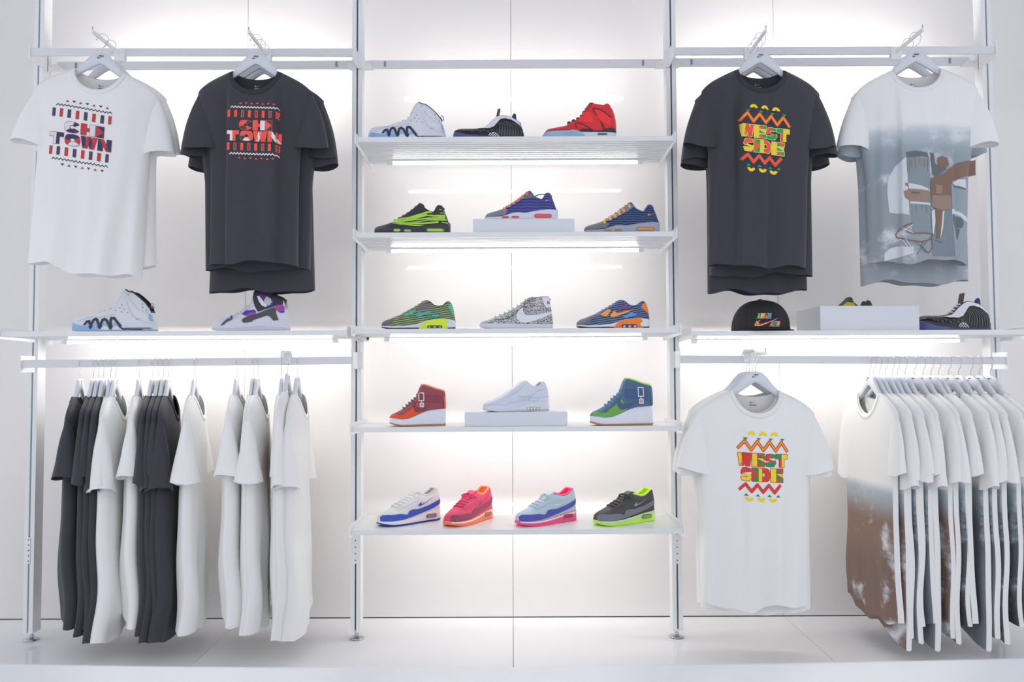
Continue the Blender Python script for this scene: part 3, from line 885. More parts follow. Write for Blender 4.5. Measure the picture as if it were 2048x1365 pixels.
# ------------------------------------------------------------------ side-hung tees
ORD = ['first', 'second', 'third', 'fourth', 'fifth', 'sixth', 'seventh', 'eighth', 'ninth', 'tenth', 'eleventh', 'twelfth', 'thirteenth', 'fourteenth', 'fifteenth', 'sixteenth', 'seventeenth', 'eighteenth']
PROTO = {}
def side_tee(kind, thick, var):
    key = (kind, thick, var)
    if key in PROTO: return copy_tree(PROTO[key])
    T, st = {'thin': (.016, .026), 'full': (.034, .052), 'front': (.030, .040)}[thick]
    g = Tee(sh=.222, ch=.198, hm=.200, L=.86+.02*(var % 3), T=T, st=st, seed=200+var*7, sl_out=.030+.01*(var % 2), sl=1.0+.08*(var % 3), wav=.003+T*.10,
            back_wave=.003+T*.12, hem_wave=.016, sway=.011 if thick == 'thin' else .012, hem_tilt=(-.045 if kind in ('brown', 'grey', 'tree', 'chi') else .032)*(.6+.4*((var*7) % 3)), edge=1.9 if thick == 'full' else 2.4)
    t = new_tee()
    mm = {'white': (M_WTEE, M_WTEE2, None, None), 'dark': (M_DTEE, M_DTEE2, None, None), 'chi': (M_WTEE, M_WTEE2, None, None),
          'brown': (M_SKY2, M_WTEE2, M_WTEE, M_WTEE), 'grey': (M_SKY3, M_WTEE2, M_WTEE, M_WTEE), 'tree': (M_SKY4, M_WTEE2, M_WTEE, M_WTEE)}[kind]
    g.build(t, *mm, nx=40, nz=26)
    if kind == 'chi':
        decal('graphic', place(chitown(False), -.115, g.zs-.132, PX, 0), g.front_map, t, .009)
    PROTO[key] = t
    return t
def side_group(at, specs, grp, hl, tl, dy=0.):
    n = len(specs)
    for i, (px, kind, thick, var, ang, lab) in enumerate(specs):
        p = at(px); p.z += .0005
        hanger(p, math.radians(ang), hl % ORD[i], 'hangers on the '+grp)
        t = side_tee(kind, thick, var)
        put(t, p, math.radians(ang), lab, 'tees hung sideways on the '+grp)
left = [
 (161, 'dark', 'full', 0, 107), (188, 'dark', 'thin', 1, 106), (198, 'dark', 'thin', 0, 106), (208, 'dark', 'thin', 2, 107),
 (222, 'white', 'thin', 1, 108), (232, 'white', 'full', 2, 104), (279, 'white', 'full', 0, 108),
 (306, 'dark', 'thin', 1, 104), (318, 'dark', 'thin', 2, 104), (328, 'dark', 'thin', 0, 104), (338, 'dark', 'full', 2, 105),
 (390, 'white', 'full', 1, 103), (474, 'white', 'full', 0, 101), (507, 'white', 'thin', 1, 100), (516, 'white', 'full', 1, 99),
 (564, 'chi', 'thin', 0, -79), (595, 'white', 'full', 2, 96)]
labs = ['charcoal tee hanging sideways, leftmost on the lower left rail', 'charcoal tee second from left on the lower left rail', 'charcoal tee third from left on the lower left rail',
 'charcoal tee fourth from left, just before the white tees', 'white tee directly right of the left charcoal bunch', 'white tee showing its open collar, second right of the left charcoal bunch',
 'lone white tee just left of the second charcoal bunch', 'first charcoal tee of the right charcoal bunch, lower left rail', 'second charcoal tee of the right charcoal bunch, lower left rail',
 'third charcoal tee of the right charcoal bunch, lower left rail', 'rightmost charcoal tee on the lower left rail', 'white tee directly right of all charcoal tees',
 'white tee below the wall seam, next after the gap', 'left one of two white tees hanging close together', 'right one of two white tees hanging close together',
 'white tee showing a sliver of red and navy print', 'rightmost white tee on the lower left rail']
side_group(railLL, [s_+(l,) for s_, l in zip(left, labs)], 'lower left rail', '%s hanger from left on the lower left rail', '')
# the tee on the small arm of the lower left rail
pa = face_out(railLL, 573, 'small white face-out arm on the lower left rail', 3.30, .012)
pt = Vector((pa.x+.012, 3.325, pa.z))
hanger(pt, math.radians(97), 'hanger on the small arm of the lower left rail', 'hangers on the lower left rail')
put(side_tee('white', 'thin', 2), pt, math.radians(97), 'white tee hung on the small face-out arm, lower left', 'tees hung sideways on the lower left rail')

rpx = [1738, 1746, 1758, 1770, 1784, 1794, 1809, 1827, 1845, 1861, 1876, 1896, 1916, 1940, 1957, 1979]
kinds = ['brown', 'brown', 'grey', 'grey', 'grey', 'grey', 'grey', 'brown', 'brown', 'tree', 'tree', 'grey', 'grey', 'tree', 'tree', 'grey']
right = []
rl = {'brown': 'brown cloud', 'grey': 'grey cloud', 'tree': 'dark winter tree'}
for i, (px, k) in enumerate(zip(rpx, kinds)):
    ang = -83+[-5,3,-2,2,-4,1,-3,4,-1,3,-5,2,0,-4,3,-2][i]
    lab = 'white tee with %s print, %s from left on the lower right rail' % (rl[k], ORD[i])
    if i == 0: lab = 'white tee with brown cloud print, leftmost on the lower right rail'
    right.append((px, k, 'thin', (i*2) % 5, ang, lab))
side_group(railLR, right, 'lower right rail', '%s hanger from left on the lower right rail', '')

# ------------------------------------------------------------------ sneakers
PLAN = [(0,.0),(.008,.26),(.02,.42),(.05,.62),(.1,.80),(.18,.94),(.28,1.),(.38,.985),(.5,.90),(.62,.84),(.75,.80),(.86,.78),(.93,.72),(.97,.60),(.99,.42),(1.,.0)]
US = [0,.004,.01,.02,.035,.055,.08,.11,.15,.19,.23,.27,.31,.35,.39,.43,.47,.5,.53,.56,.59,.62,.65,.68,.71,.74,.77,.8,.83,.86,.89,.92,.94,.96,.975,.985,.993,.998,1.]
class Shoe:
    """crop: (ox, oy, zoom) of the picture the outline was read from; px_m: that picture's pixels per metre; x0, z0: toe and ground line"""
    def __init__(s, x0, x1, zb, k, top, sole, W=.052, open_=(.6, .95), dip=.055, throat=None, spring=.010, base_lift=0., label_L=None, tw=None):
        s.k = k; s.x0 = x0; s.zb = zb; s.L = (x1-x0)/k
        s.topT = [s.c(p) for p in top]; s.soleT = [s.c(p) for p in sole]
        s.W = W; s.op = open_; s.dip = dip; s.spring = spring
        s.tw = tw or [(0,.1),(.2,.22),(.4,.34),(.6,.52),(.75,.60),(1.,.62)]
        for T in (s.topT, s.soleT):
            for i in range(1, len(T)):
                if T[i][0] <= T[i-1][0]: T[i] = (T[i-1][0]+1e-4, T[i][1])
    def c(s, p): return ((p[0]-s.x0)/s.k, (s.zb-p[1])/s.k)
    def cc(s, pts): return [s.c(p) for p in pts]
    def w(s, x): return s.W*interp(PLAN, x/s.L)
    def bot(s, x):
        u = x/s.L
        return s.spring*(1-min(1, u/.22))**2 + .004*max(0, (u-.93)/.07)**2
    def sl(s, x): return max(s.bot(x)+.006, interp(s.soleT, x))
    def tp(s, x): return max(s.sl(x)+.004, interp(s.topT, x))
    def yu(s, x, z):
        a, b = s.sl(x), s.tp(x); q = max(0., min(1., (z-a)/(b-a)))
        wb = s.w(x)*.95; wt = wb*interp(s.tw, x/s.L)
        return wt+(wb-wt)*(1-q**2.2)**(1/1.7)
    def ys(s, x, z):
        a, b = s.bot(x), s.sl(x); q = max(0., min(1., (z-a)/(b-a)))
        return s.w(x)*(1.02+.03*math.sin(PI*q)-.03*q)
    def umap(s, sg=-1):
        def f(x, z, o):
            x = max(.002, min(s.L-.001, x))
            a, b = s.sl(x), s.tp(x); z = max(a-.002, min(b+.0006, z)); q = (z-a)/(b-a)
            return Vector((x, sg*(s.yu(x, z)+o*1.3), z+(.0012 if q > .7 else 0)))
        return f
    def smap(s, sg=-1):
        return lambda x, z, o: Vector((x, sg*(s.ys(max(.002, min(s.L-.002, x)), z)+o*1.3), z))
    def build(s, name, mu, ms, mo=None, mlin=None, group=None, label=None, cat='sneaker'):
        t = empty(name)
        tag(t, label, cat, group)
        K, CP = 10, 8; V = []; Fc = []; FM = []
        n = 2*K+CP+1
        for u in US:
            x = u*s.L; a, b = s.sl(x), s.tp(x)
            q0 = sstep(s.op[0], s.op[0]+.07, u)*(1-sstep(s.op[1]-.02, s.op[1]+.02, u))
            d = min(s.dip, (b-a)*.8)*q0
            row = []
            for i in range(K+1):
                z = a-.002+(b-a+.002)*math.sin(PI/2*i/K)
                row.append((x, -s.yu(x, z), z))
            yt = s.yu(x, b)
            for j in range(1, CP):
                f = 1-2*j/CP
                hh = (1-abs(f)**4)
                row.append((x, -yt*f*(1-.12*q0), b-d*hh+.004*(1-q0)*(1-f*f)*interp([(0, .3), (.3, 1), (1, 1)], u)))
            for i in range(K, -1, -1):
                z = a-.002+(b-a+.002)*math.sin(PI/2*i/K)
                row.append((x, s.yu(x, z), z))
            V += row
        m = len(V)//len(US)
        for i in range(len(US)-1):
            ua = (US[i]+US[i+1])/2
            for j in range(m-1):
                Fc.append((i*m+j, i*m+j+1, (i+1)*m+j+1, (i+1)*m+j)[::-1])
                FM.append(1 if (K <= j < K+CP and s.op[0]+.01 < ua < s.op[1]+.02) else 0)
        mesh_obj('upper', V, Fc, [mu, mlin or mu], t, True, FM)
        V = []; Fc = []
        for u in US:
            x = u*s.L; a, b = s.bot(x), s.sl(x); w_ = s.w(x)
            row = [(x, 0, a), (x, -w_*.9, a)]
            for i in range(6):
                z = a+.001+(b-a-.001)*i/5; row.append((x, -s.ys(x, z)-.0004, z))
            row.append((x, -w_*.6, b)); row.append((x, w_*.6, b))
            for i in range(5, -1, -1):
                z = a+.001+(b-a-.001)*i/5; row.append((x, s.ys(x, z)+.0004, z))
            row.append((x, w_*.9, a))
            V += row
        m = len(V)//len(US)
        for i in range(len(US)-1):
            for j in range(m): Fc.append((i*m+j, i*m+(j+1) % m, (i+1)*m+(j+1) % m, (i+1)*m+j)[::-1])
        mesh_obj('midsole', V, Fc, ms, t, True)
        if mo:
            V = []; Fc = []
            for u in US:
                x = u*s.L; a = s.bot(x); h = min(.006, (s.sl(x)-a)*.4); w_ = s.w(x)*1.05+.0006
                V += [(x, -w_, a-.0006), (x, -w_*1.01, a+h), (x, w_*1.01, a+h), (x, w_, a-.0006)]
            for i in range(len(US)-1):
                for j in range(4): Fc.append((i*4+j, i*4+(j+1) % 4, (i+1)*4+(j+1) % 4, (i+1)*4+j)[::-1])
            mesh_obj('outsole', V, Fc, mo, t, True)
        s.t = t
        return t
    def up(s, name, items, both=True, ml=.007):
        its = [(s.cc(p), m, lv) for p, m, lv in items]
        decal(name, its, s.umap(-1), s.t, ml)
    def so(s, name, items, ml=.007):
        its = [(s.cc(p), m, lv) for p, m, lv in items]
        decal(name, its, s.smap(-1), s.t, ml)
    def plate(s, name, poly, m, y0=-.018, y1=.018, bev=.0015):
        mb = MB(); mb.prism(s.cc(poly), y0, y1); return mb.build(name, m, s.t, False, bev)
    def laces(s, pts, m, r=.0028, wd=.02, bow=False, name='laces', up=.0048):
        mb = MB()
        for p in pts:
            x, z = s.c(p)
            mb.tube([(x+.006*abs(f), wd*f, z-.007*f*f+up) for f in (-1, -.6, -.2, .2, .6, 1)], r, 7)
        if bow:
            x, z = s.c(pts[-1])
            for sg in (-1, 1):
                lp = [(x+.004*math.cos(a), sg*(.004+.020*(1-math.cos(a))/2), z+.006+.010*math.sin(a)-.004*(1-math.cos(a))) for a in [2*PI*i/14 for i in range(15)]]
                lp = [(x-.010*math.sin(a)*1.0, sg*(.003+.016*(1-math.cos(a))/1.), z+.006-.006*(1-math.cos(a))+.004*math.sin(a)) for a in [2*PI*i/14 for i in range(15)]]
                mb.tube(lp, r*.8, 6)
                mb.tube([(x, 0, z+.006), (x-.012, sg*.012, z+.004), (x-.022, sg*.02, z-.010)], r*.8, 6)
        return mb.build(name, m, s.t, True)
    def rim(s, m, r=.0028, a=None, b=None, name='collar_lining'):
        """padded edge round the foot opening"""
        a = a or s.op[0]; b = b or s.op[1]; mb = MB(); pts = []
        us = [a+(b-a)*i/16 for i in range(17)]
        for u in us: x = u*s.L; pts.append((x, -s.yu(x, s.tp(x))*.94, s.tp(x)))
        x = b*s.L; yy = s.yu(x, s.tp(x))*.9
        for f in (-.6, 0, .6): pts.append((x+.004*(1-f*f), yy*f, s.tp(x)))
        for u in us[::-1]: x = u*s.L; pts.append((x, s.yu(x, s.tp(x))*.94, s.tp(x)))
        mb.tube(pts, r, 7)
        return mb.build(name, m, s.t, True)
    def place(s, px, D, z, ang=0., sc=1., end=False):
        """px: photo pixel of the toe; the origin goes under the toe, turned by ang about it"""
        p = P(px, 690, D)
        s.t.location = (p.x, D, z+.0012); s.t.rotation_euler = (0, 0, math.radians(ang)); s.t.scale = (sc, sc, sc)
        return s.t
K1 = 504.
def rnd(x0, y0, x1, y1):
    r = (y1-y0)/2; c = (y0+y1)/2; n = 6
    return [(x0+r+r*math.cos(PI/2+PI*i/n), c-r*math.sin(PI/2+PI*i/n)) for i in range(n+1)]+[(x1-r+r*math.cos(-PI/2+PI*i/n), c-r*math.sin(-PI/2+PI*i/n)) for i in range(n+1)]
WH = C((226, 228, 236), .5); WH2 = C((232, 232, 238), .45); GREY = C((150, 154, 160)); BLK = C((36, 36, 42), .5); NAVY = C((42, 48, 78)); ICE = C((150, 186, 222), .3)

# --- white high-top with navy waves (two of them)
def wave_high(crop, label, fx, k):
    """fx maps the outline read from one picture onto the other"""
    s = Shoe(205, 1100, 622, 5.689*K1*k, [(205,560),(212,505),(225,470),(255,448),(330,440),(440,435),(560,400),(660,365),(720,290),(745,220),(770,175),(790,168),(820,190),(870,200),(930,245),(1000,310),(1050,380),(1075,460),(1092,530),(1100,590)],
             [(205,535),(225,520),(300,530),(400,560),(600,562),(770,565),(900,562),(1000,562),(1100,562)], W=.055, open_=(.64,.93), dip=.05)
    s.build('sneaker', C((222,225,234),.45), WH2, ICE, C((40,44,66)), 'white high-tops with navy waves', label)
    s.so('toe_bumper', [([(206,600),(206,545),(225,524),(260,530),(330,552),(400,566),(560,566),(560,612),(240,612)], C((140,180,222),.3), 0)])
    wav = [(385,560),(415,515),(440,510),(455,545),(465,560),(485,500),(505,486),(525,500),(550,560),(562,562),(580,500),(600,488),(625,505),(660,566),(668,560),(665,500),(670,478),(700,480),(740,530),(775,572),(800,590)]
    n = len(wav)
    s.up('wave_stripe', [(q_, C((42,48,74),.4), 1) for q_ in [ [(x*1., z) for x, z in q] for q in strips(wav, 26)]])
    s.so('wave_base', [(q_, C((42,48,74),.4), 2) for q_ in strips([(455,566),(465,585),(475,566)], 22)+strips([(548,566),(562,585),(575,566)], 22)+strips([(655,566),(670,590),(680,566)], 24)+strips([(760,570),(800,596),(1000,600)], 16)]+[([(800,578),(1090,575),(1092,600),(800,605)], C((200,202,208),.3), 1)]+[([(820,582),(1080,580),(1080,596),(820,600)], C((120,124,136),.3), 2)])
    s.up('ice_panel', [([(395,556),(425,530),(450,556)], ICE, 1), ([(475,560),(500,515),(540,560)], ICE, 1), ([(575,562),(600,518),(645,562)], ICE, 1), ([(690,566),(700,520),(750,566)], ICE, 1)])
    s.up('eyelets', [(rnd(x-6,z-6,x+6,z+6), C((120,122,130)), 0) for x, z in [(775,335),(752,370),(800,382),(775,412),(838,420),(705,395),(830,230),(982,330),(990,368),(1028,398)]])
    s.up('panel_seams', [(q, C((204,207,216),.5), 0) for q in strips([(820,300),(850,380),(890,450),(1000,520),(1085,530)], 7)+strips([(850,280),(960,400),(1060,430)], 7)+strips([(300,520),(420,470),(560,470),(700,430)], 6)])
    s.up('heel_patch', [([(1050,440),(1072,440),(1090,520),(1060,500)], ICE, 1)])
    s.up('logo', [(swooshz(920,500,85,50,.15), C((176,180,188),.25), 1)])
    s.plate('tongue', [(690,300),(725,240),(745,195),(775,165),(800,170),(790,230),(740,320)], C((215,218,228)), -.02, .02)
    s.laces([(690,300),(660,345),(600,378),(540,402),(480,420)], C((205,208,214)), .003, .022)
    s.rim(C((40,44,62)), .0035, .65, .93)
    mb = MB(); x, z = s.c((1050,330))
    mb.tube([(x, 0, z-.012), (x-.004, 0, z), (x, 0, z+.010), (x+.006, 0, z+.004), (x+.008, 0, z-.012)], .0025, 7); mb.build('pull_tab', C((214,216,222)), s.t, True)
    return s
def swooshz(x, y, w_, h_, ang=0.):
    ca, sa = math.cos(ang), math.sin(ang)
    return [(x+a*w_*ca+b*h_*sa, y-b*h_*ca+a*w_*-sa) for a, b in SWOOSH]
s = wave_high(None, 'white high-top sneaker with navy waves, first on the topmost middle shelf', None, 1.); s.place(736, 3.285, SZ[1])
s = wave_high(None, 'white high-top sneaker with navy waves on the left bay shelf', None, .945); s.place(147, 3.285, SZ['L'])

# --- ribbed glossy black and white mid-top (two of them)
def foam(label, k):
    s = Shoe(1175, 2000, 622, 5.689*K1*k, [(1175,560),(1182,510),(1200,485),(1240,472),(1300,470),(1450,475),(1540,460),(1580,430),(1620,390),(1680,345),(1720,330),(1780,335),(1850,355),(1900,385),(1950,420),(1975,490),(1990,540),(2000,590)],
             [(1175,540),(1190,520),(1230,530),(1330,565),(1500,582),(1700,590),(1900,588),(2000,585)], W=.054, open_=(.64,.93), dip=.05)
    s.build('sneaker', C((34,33,40),.12), C((62,62,98),.35), C((70,72,120),.4), C((60,62,90)), 'ribbed black and white mid-tops', label)
    s.up('eyestay', [([(1440,482),(1540,464),(1580,434),(1620,394),(1680,349),(1720,334),(1780,338),(1850,358),(1900,388),(1945,425),(1960,470),(1900,425),(1850,392),(1780,375),(1730,380),(1690,420),(1650,470),(1600,490),(1500,492)], WH, 1)])
    rb = []
    for i in range(11):
        a = 1690+24*i; rb.append((ribbon([(a, 420 if i < 3 else 395+i*4), (a+30+i*4, 455+i*4), (a+20+i*7, 530), (a+10+i*8, 580)], 5, 8), C((104,102,112),.15), 1))
    s.up('ribs', rb)
    s.up('bubbles', [(rnd(x, z, x+34, z+26), C((74,72,82),.12), 1) for x, z in [(1340,505),(1385,515),(1430,500),(1475,520),(1520,505),(1565,520),(1610,505),(1300,500)]])
    s.so('toe_bumper', [([(1176,600),(1176,550),(1200,530),(1260,545),(1330,575),(1480,590),(1480,610),(1220,610)], C((84,88,142),.3), 1)])
    chk = []
    for i in range(9):
        for j in range(3):
            if (i+j) % 2 == 0: chk.append((R_(1585+15*i, 548+15*j, 1600+15*i, 563+15*j), BLK, 2))
    s.up('check_window', [([(1578,590),(1600,550),(1640,540),(1690,552),(1720,590)], C((232,232,236),.2), 1)]+[q for q in chk if 1])
    s.plate('tongue', [(1660,370),(1672,330),(1692,240),(1722,236),(1708,310),(1700,350)], C((82,70,66)), -.012, .012)
    s.laces([(1560,440),(1590,415),(1620,385),(1650,362)], WH2, .003, .02)
    s.rim(C((38,40,66)), .003, .64, .93)
    s.plate('pull_tab', [(1850,350),(1860,310),(1882,286),(1900,300),(1908,360),(1890,372)], C((52,56,104)), -.008, .008)
    return s
s = foam('glossy black and white ribbed sneaker, middle of the topmost shelf', 1.); s.place(907, 3.285, SZ[1])
s = foam('glossy black and white ribbed sneaker beside the white box, right bay shelf', .99); s.place(1834, 3.33, SZ['R']); s.t.scale = (1., 1., 1.14)

# --- red high-top
s = Shoe(290, 1190, 645, 6.0235*K1, [(290,585),(300,560),(325,520),(350,500),(450,485),(570,465),(600,430),(700,390),(760,340),(800,270),(850,210),(880,190),(930,205),(1030,222),(1070,198),(1100,220),(1140,270),(1165,340),(1185,430),(1190,530),(1190,610)],
         [(290,570),(310,548),(600,552),(650,535),(740,560),(900,555),(1190,560)], W=.055, open_=(.66,.90), dip=.05)
s.build('sneaker', C((226,44,50),.5), C((222,226,234),.4), C((150,190,214),.3), C((120,40,44)), None, 'red high-top sneaker with pale blue toe sole, topmost middle shelf')
RD = C((226,44,50),.5); RD2 = C((250,52,56),.45)
s.up('toe_panel', [([(318,540),(350,503),(450,488),(560,470),(600,480),(680,455),(690,520),(640,540),(600,546)], C((206,42,48),.5), 0)])
s.up('mesh_panel', [([(740,350),(800,300),(880,320),(900,440),(820,450),(700,420)], RD2, 0), ([(905,275),(960,285),(1030,320),(1120,385),(1100,480),(1010,440),(930,360)], RD2, 0)])
s.up('black_piping', [(q, BLK, 1) for q in strips([(940,358),(915,310),(895,282),(905,268),(945,272),(1010,298),(1070,340),(1120,384),(1085,362)], 9)+strips([(700,520),(680,480),(675,460),(700,450),(760,462),(820,495),(900,545)], 9)+strips([(985,435),(1005,480),(1015,530),(1040,520),(1010,470),(985,435)], 8)])
s.up('heel_base', [([(720,545),(760,524),(850,522),(900,545),(1010,540),(1040,522),(1110,505),(1188,520),(1188,560),(900,562),(745,562)], C((52,46,58),.5), 2)])
s.so('toe_sole', [([(292,612),(292,575),(310,552),(600,556),(650,540),(735,562),(790,600),(790,620),(310,620)], C((150,192,214),.3), 1)])
s.so('sole_groove', [(rnd(945,578,1062,600), C((80,78,90),.4), 1)]+[(R_(530+22*i, 565, 534+22*i, 605), C((126,172,198),.3), 2) for i in range(8)])
s.plate('tongue', [(800,290),(840,220),(865,180),(890,172),(920,190),(900,250),(830,330)], C((70,64,70)), -.02, .02)
s.laces([(600,430),(655,405),(710,380),(755,345),(785,300),(815,262),(840,232),(862,205)], C((54,58,62)), .0052, .024, up=.007)
s.up('lace_ends', [(rnd(x-9,z-8,x+13,z+10), C((50,50,56)), 3) for x, z in [(612,436),(665,412),(716,388),(758,352),(792,300),(822,262),(850,226)]])
s.rim(C((200,40,46)), .003, .67, .90)
s.place(1088, 3.285, SZ[1])

# --- low sneakers with flowing stripes (three, one on the riser)
T95 = [(785,540),(790,505),(805,488),(840,474),(900,460),(1000,430),(1100,370),(1200,310),(1290,240),(1320,210),(1350,200),(1375,222),(1385,258),(1440,295),(1500,318),(1525,290),(1545,245),(1570,232),(1600,240),(1625,280),(1660,370),(1685,450),(1698,500),(1705,555)]
S95 = [(785,545),(800,535),(900,542),(1000,538),(1080,515),(1150,492),(1220,488),(1290,494),(1400,470),(1530,452),(1600,446),(1690,450),(1705,470)]
def low95(label, mu, ms, mo, lace, lin_, k=1.):
    s = Shoe(785, 1705, 585, 6.0235*K1*k, T95, S95, W=.05, open_=(.64,.90), dip=.035)
    s.build('sneaker', mu, ms, mo, lin_, 'striped low sneakers with air windows', label)
    return s
B95 = bands('navy_blue_stripes', (34,44,72), (58,86,140), 34., 3.2, thr=.5, soft=.2)
s = low95('navy striped sneaker with yellow lace tabs and grey sole, second middle shelf', B95, C((168,172,188),.5), C((110,112,118)), None, C((120,120,140)))
s.up('toe_panel', [([(788,535),(792,505),(820,482),(900,462),(990,436),(1080,470),(1040,520),(900,538)], C((118,118,126)), 0)])
s.up('logo', [(swooshz(1540,372,90,62,.12), C((250,200,40)), 1)])
s.up('eyestay', [([(1000,430),(1100,370),(1200,310),(1290,240),(1330,215),(1380,262),(1300,320),(1150,395),(1050,440)], C((134,134,156)), 0)])
s.up('lace_tabs', [([(x-14,z-14),(x+14,z-22),(x+26,z+22),(x-4,z+30)], C((250,178,62)), 2) for x, z in [(1015,440),(1085,402),(1145,372),(1195,338),(1250,300),(1318,250)]])
s.plate('tongue', [(1290,250),(1318,205),(1352,192),(1378,215),(1382,260),(1330,290)], C((120,120,150)), -.018, .018)
s.laces([(1050,405),(1110,368),(1165,330),(1225,285),(1285,243)], C((60,58,64)), .003, .02)
s.laces([(1030,415),(1085,382),(1145,350),(1198,308),(1255,265),(1320,215)], C((250,178,62)), .0042, .021, name='lace_loops')
s.rim(C((130,132,156)), .003, .645, .9)
s.so('air_window', [(rnd(1402,512,1622,556), C((150,100,60),.3), 1), (rnd(1412,518,1612,550), C((222,148,90),.2), 2), (rnd(1008,540,1096,566), C((170,130,90),.3), 1), (rnd(1138,538,1224,564), C((170,130,90),.3), 1)])
s.place(1170, 3.285, SZ[2])
BP = bands('royal_blue_stripes', (40,54,140), (52,70,180), 26., 2.6, thr=.5, soft=.25, third=(96,92,110))
s = low95('blue striped sneaker with coral laces on the riser, second middle shelf', BP, C((222,226,238),.45), C((206,208,216)), None, C((110,110,130)), 1.03)
s.up('toe_panel', [([(788,535),(792,505),(820,482),(900,462),(990,436),(1080,450),(1040,520),(900,538)], C((130,134,146)), 0)])
s.up('logo', [(swooshz(1540,345,96,62,.12), C((250,150,150)), 1)])
s.up('eyestay', [([(1000,430),(1100,370),(1200,310),(1290,240),(1330,215),(1380,258),(1440,297),(1380,300),(1250,325),(1150,385),(1050,436)], C((112,112,126)), 0)])
s.plate('tongue', [(1290,250),(1318,205),(1352,192),(1378,215),(1382,260),(1330,290)], C((104,104,124)), -.018, .018)
s.up('lace_tabs', [([(x-12,z-10),(x+12,z-20),(x+22,z+14),(x-6,z+22)], C((246,120,92)), 2) for x, z in [(1030,436),(1090,402),(1145,370),(1200,335),(1252,296),(1308,250)]])
s.laces([(1020,422),(1080,388),(1140,350),(1195,312),(1250,268),(1305,225)], C((246,120,92)), .0046, .021)
s.laces([(1050,400),(1110,366),(1168,328),(1225,288),(1280,244)], C((50,48,60)), .003, .02, name='lace_gaps')
mb = MB(); a_ = s.c((1400,265)); b_ = s.c((1545,232)); mb.tube([(a_[0], 0, a_[1]), ((a_[0]+b_[0])/2, 0, b_[1]-.001), (b_[0], 0, b_[1])], .002, 6); mb.build('lace_end', C((70,50,56)), s.t, True)
s.rim(C((106,106,124)), .003, .645, .9)
s.so('air_window', [(rnd(1402,508,1622,556), C((190,60,80),.3), 1), (rnd(1412,515,1612,549), C((240,92,104),.2), 2), (rnd(998,540,1086,564), C((222,70,84),.3), 1), (rnd(1118,538,1214,562), C((222,70,84),.3), 1)])
# riser under it
def riser(x0, x1, ytop, ybot_z, D, dep, label, nm='riser_block', hollow=False):
    a = P(x0, ytop, D); b = P(x1, ytop, D)
    t = empty(nm, ((a.x+b.x)/2, D, ybot_z+.0003)); tag(t, label, 'display block')
    h = (b.x-a.x)/2; zt = a.z-ybot_z
    m = MB()
    if not hollow: m.box(-h, h, 0, dep, 0, zt)
    else:
        th = .006
        m.box(-h, h, 0, th, 0, zt); m.box(-h, -h+th, th, dep, 0, zt); m.box(h-th, h, th, dep, 0, zt); m.box(-h+th, h-th, th, dep, 0, th)
    m.build('block', mat('riser_white', (222, 226, 232), .35, var=.01), t, False, .001)
    return a.z
zr = riser(946, 1149, 438.5, SZ[2], 3.235, .17, 'low white riser in the middle of the second shelf')
s.place(971, 3.31, zr)
s = low95('black and lime striped sneaker at the left of the second middle shelf', bands('black_weave', (48,46,54), (58,56,64), 60., 2.), C((56,54,64),.5), C((40,38,46)), None, C((60,58,66)), .99)
s.up('toe_panel', [([(788,540),(792,505),(820,484),(870,474),(960,500),(1060,528),(1060,545),(900,545)], C((66,68,84)), 0)])
LM = C((176,226,74),.5)
def mp(pts):   # read in the other picture of the same shelf
    return [((x-275)*920/865.+785, (z-540)*1.065+565) for x, z in pts]
st = [([(345,404),(440,394),(560,392),(690,372),(850,325),(925,298)], 8, 26), ([(430,402),(560,408),(700,392),(830,358),(885,340)], 8, 24), ([(690,378),(860,344),(960,352),(1085,352)], 8, 26),
      ([(480,414),(600,420),(740,398),(900,380),(1085,376)], 8, 20), ([(520,428),(640,432),(760,424),(900,400),(1100,398)], 6, 16), ([(560,440),(680,446),(860,436),(1010,424)], 8, 22), ([(600,452),(740,462),(860,462),(985,452)], 6, 18),
      ([(1045,425),(1115,436)], 10, 14), ([(1030,318),(1085,322)], 8, 10), ([(1020,280),(1045,285)], 12, 10), ([(890,320),(940,318)], 6, 10)]
s.up('lime_stripes', [(ribbon(mp(p), a*1.05, b*1.05), LM, 1) for p, a, b in st]+[(mp([(350,402),(470,388),(590,395),(600,460),(520,440),(440,420)]), C((150,196,74)), 0)])
s.up('logo', [(swooshz(1575,388,58,44,.3), C((200,204,200)), 3)])
s.plate('tongue', [(1280,260),(1318,210),(1352,198),(1385,215),(1400,262),(1330,290)], C((66,62,72)), -.018, .018)
s.laces([(1030,412),(1080,385),(1130,355),(1180,325),(1230,290),(1280,250),(1330,212)], C((50,48,56)), .0042, .022)
s.rim(C((60,58,66)), .0035, .645, .9)
s.so('air_window', [(rnd(1425,518,1640,560), C((110,140,50),.3), 1), (rnd(1435,524,1620,554), C((170,220,70),.2), 2), (rnd(1040,528,1120,558), LM, 1), (rnd(1165,534,1245,560), C((180,200,150)), 1)])
s.place(748, 3.285, SZ[2])

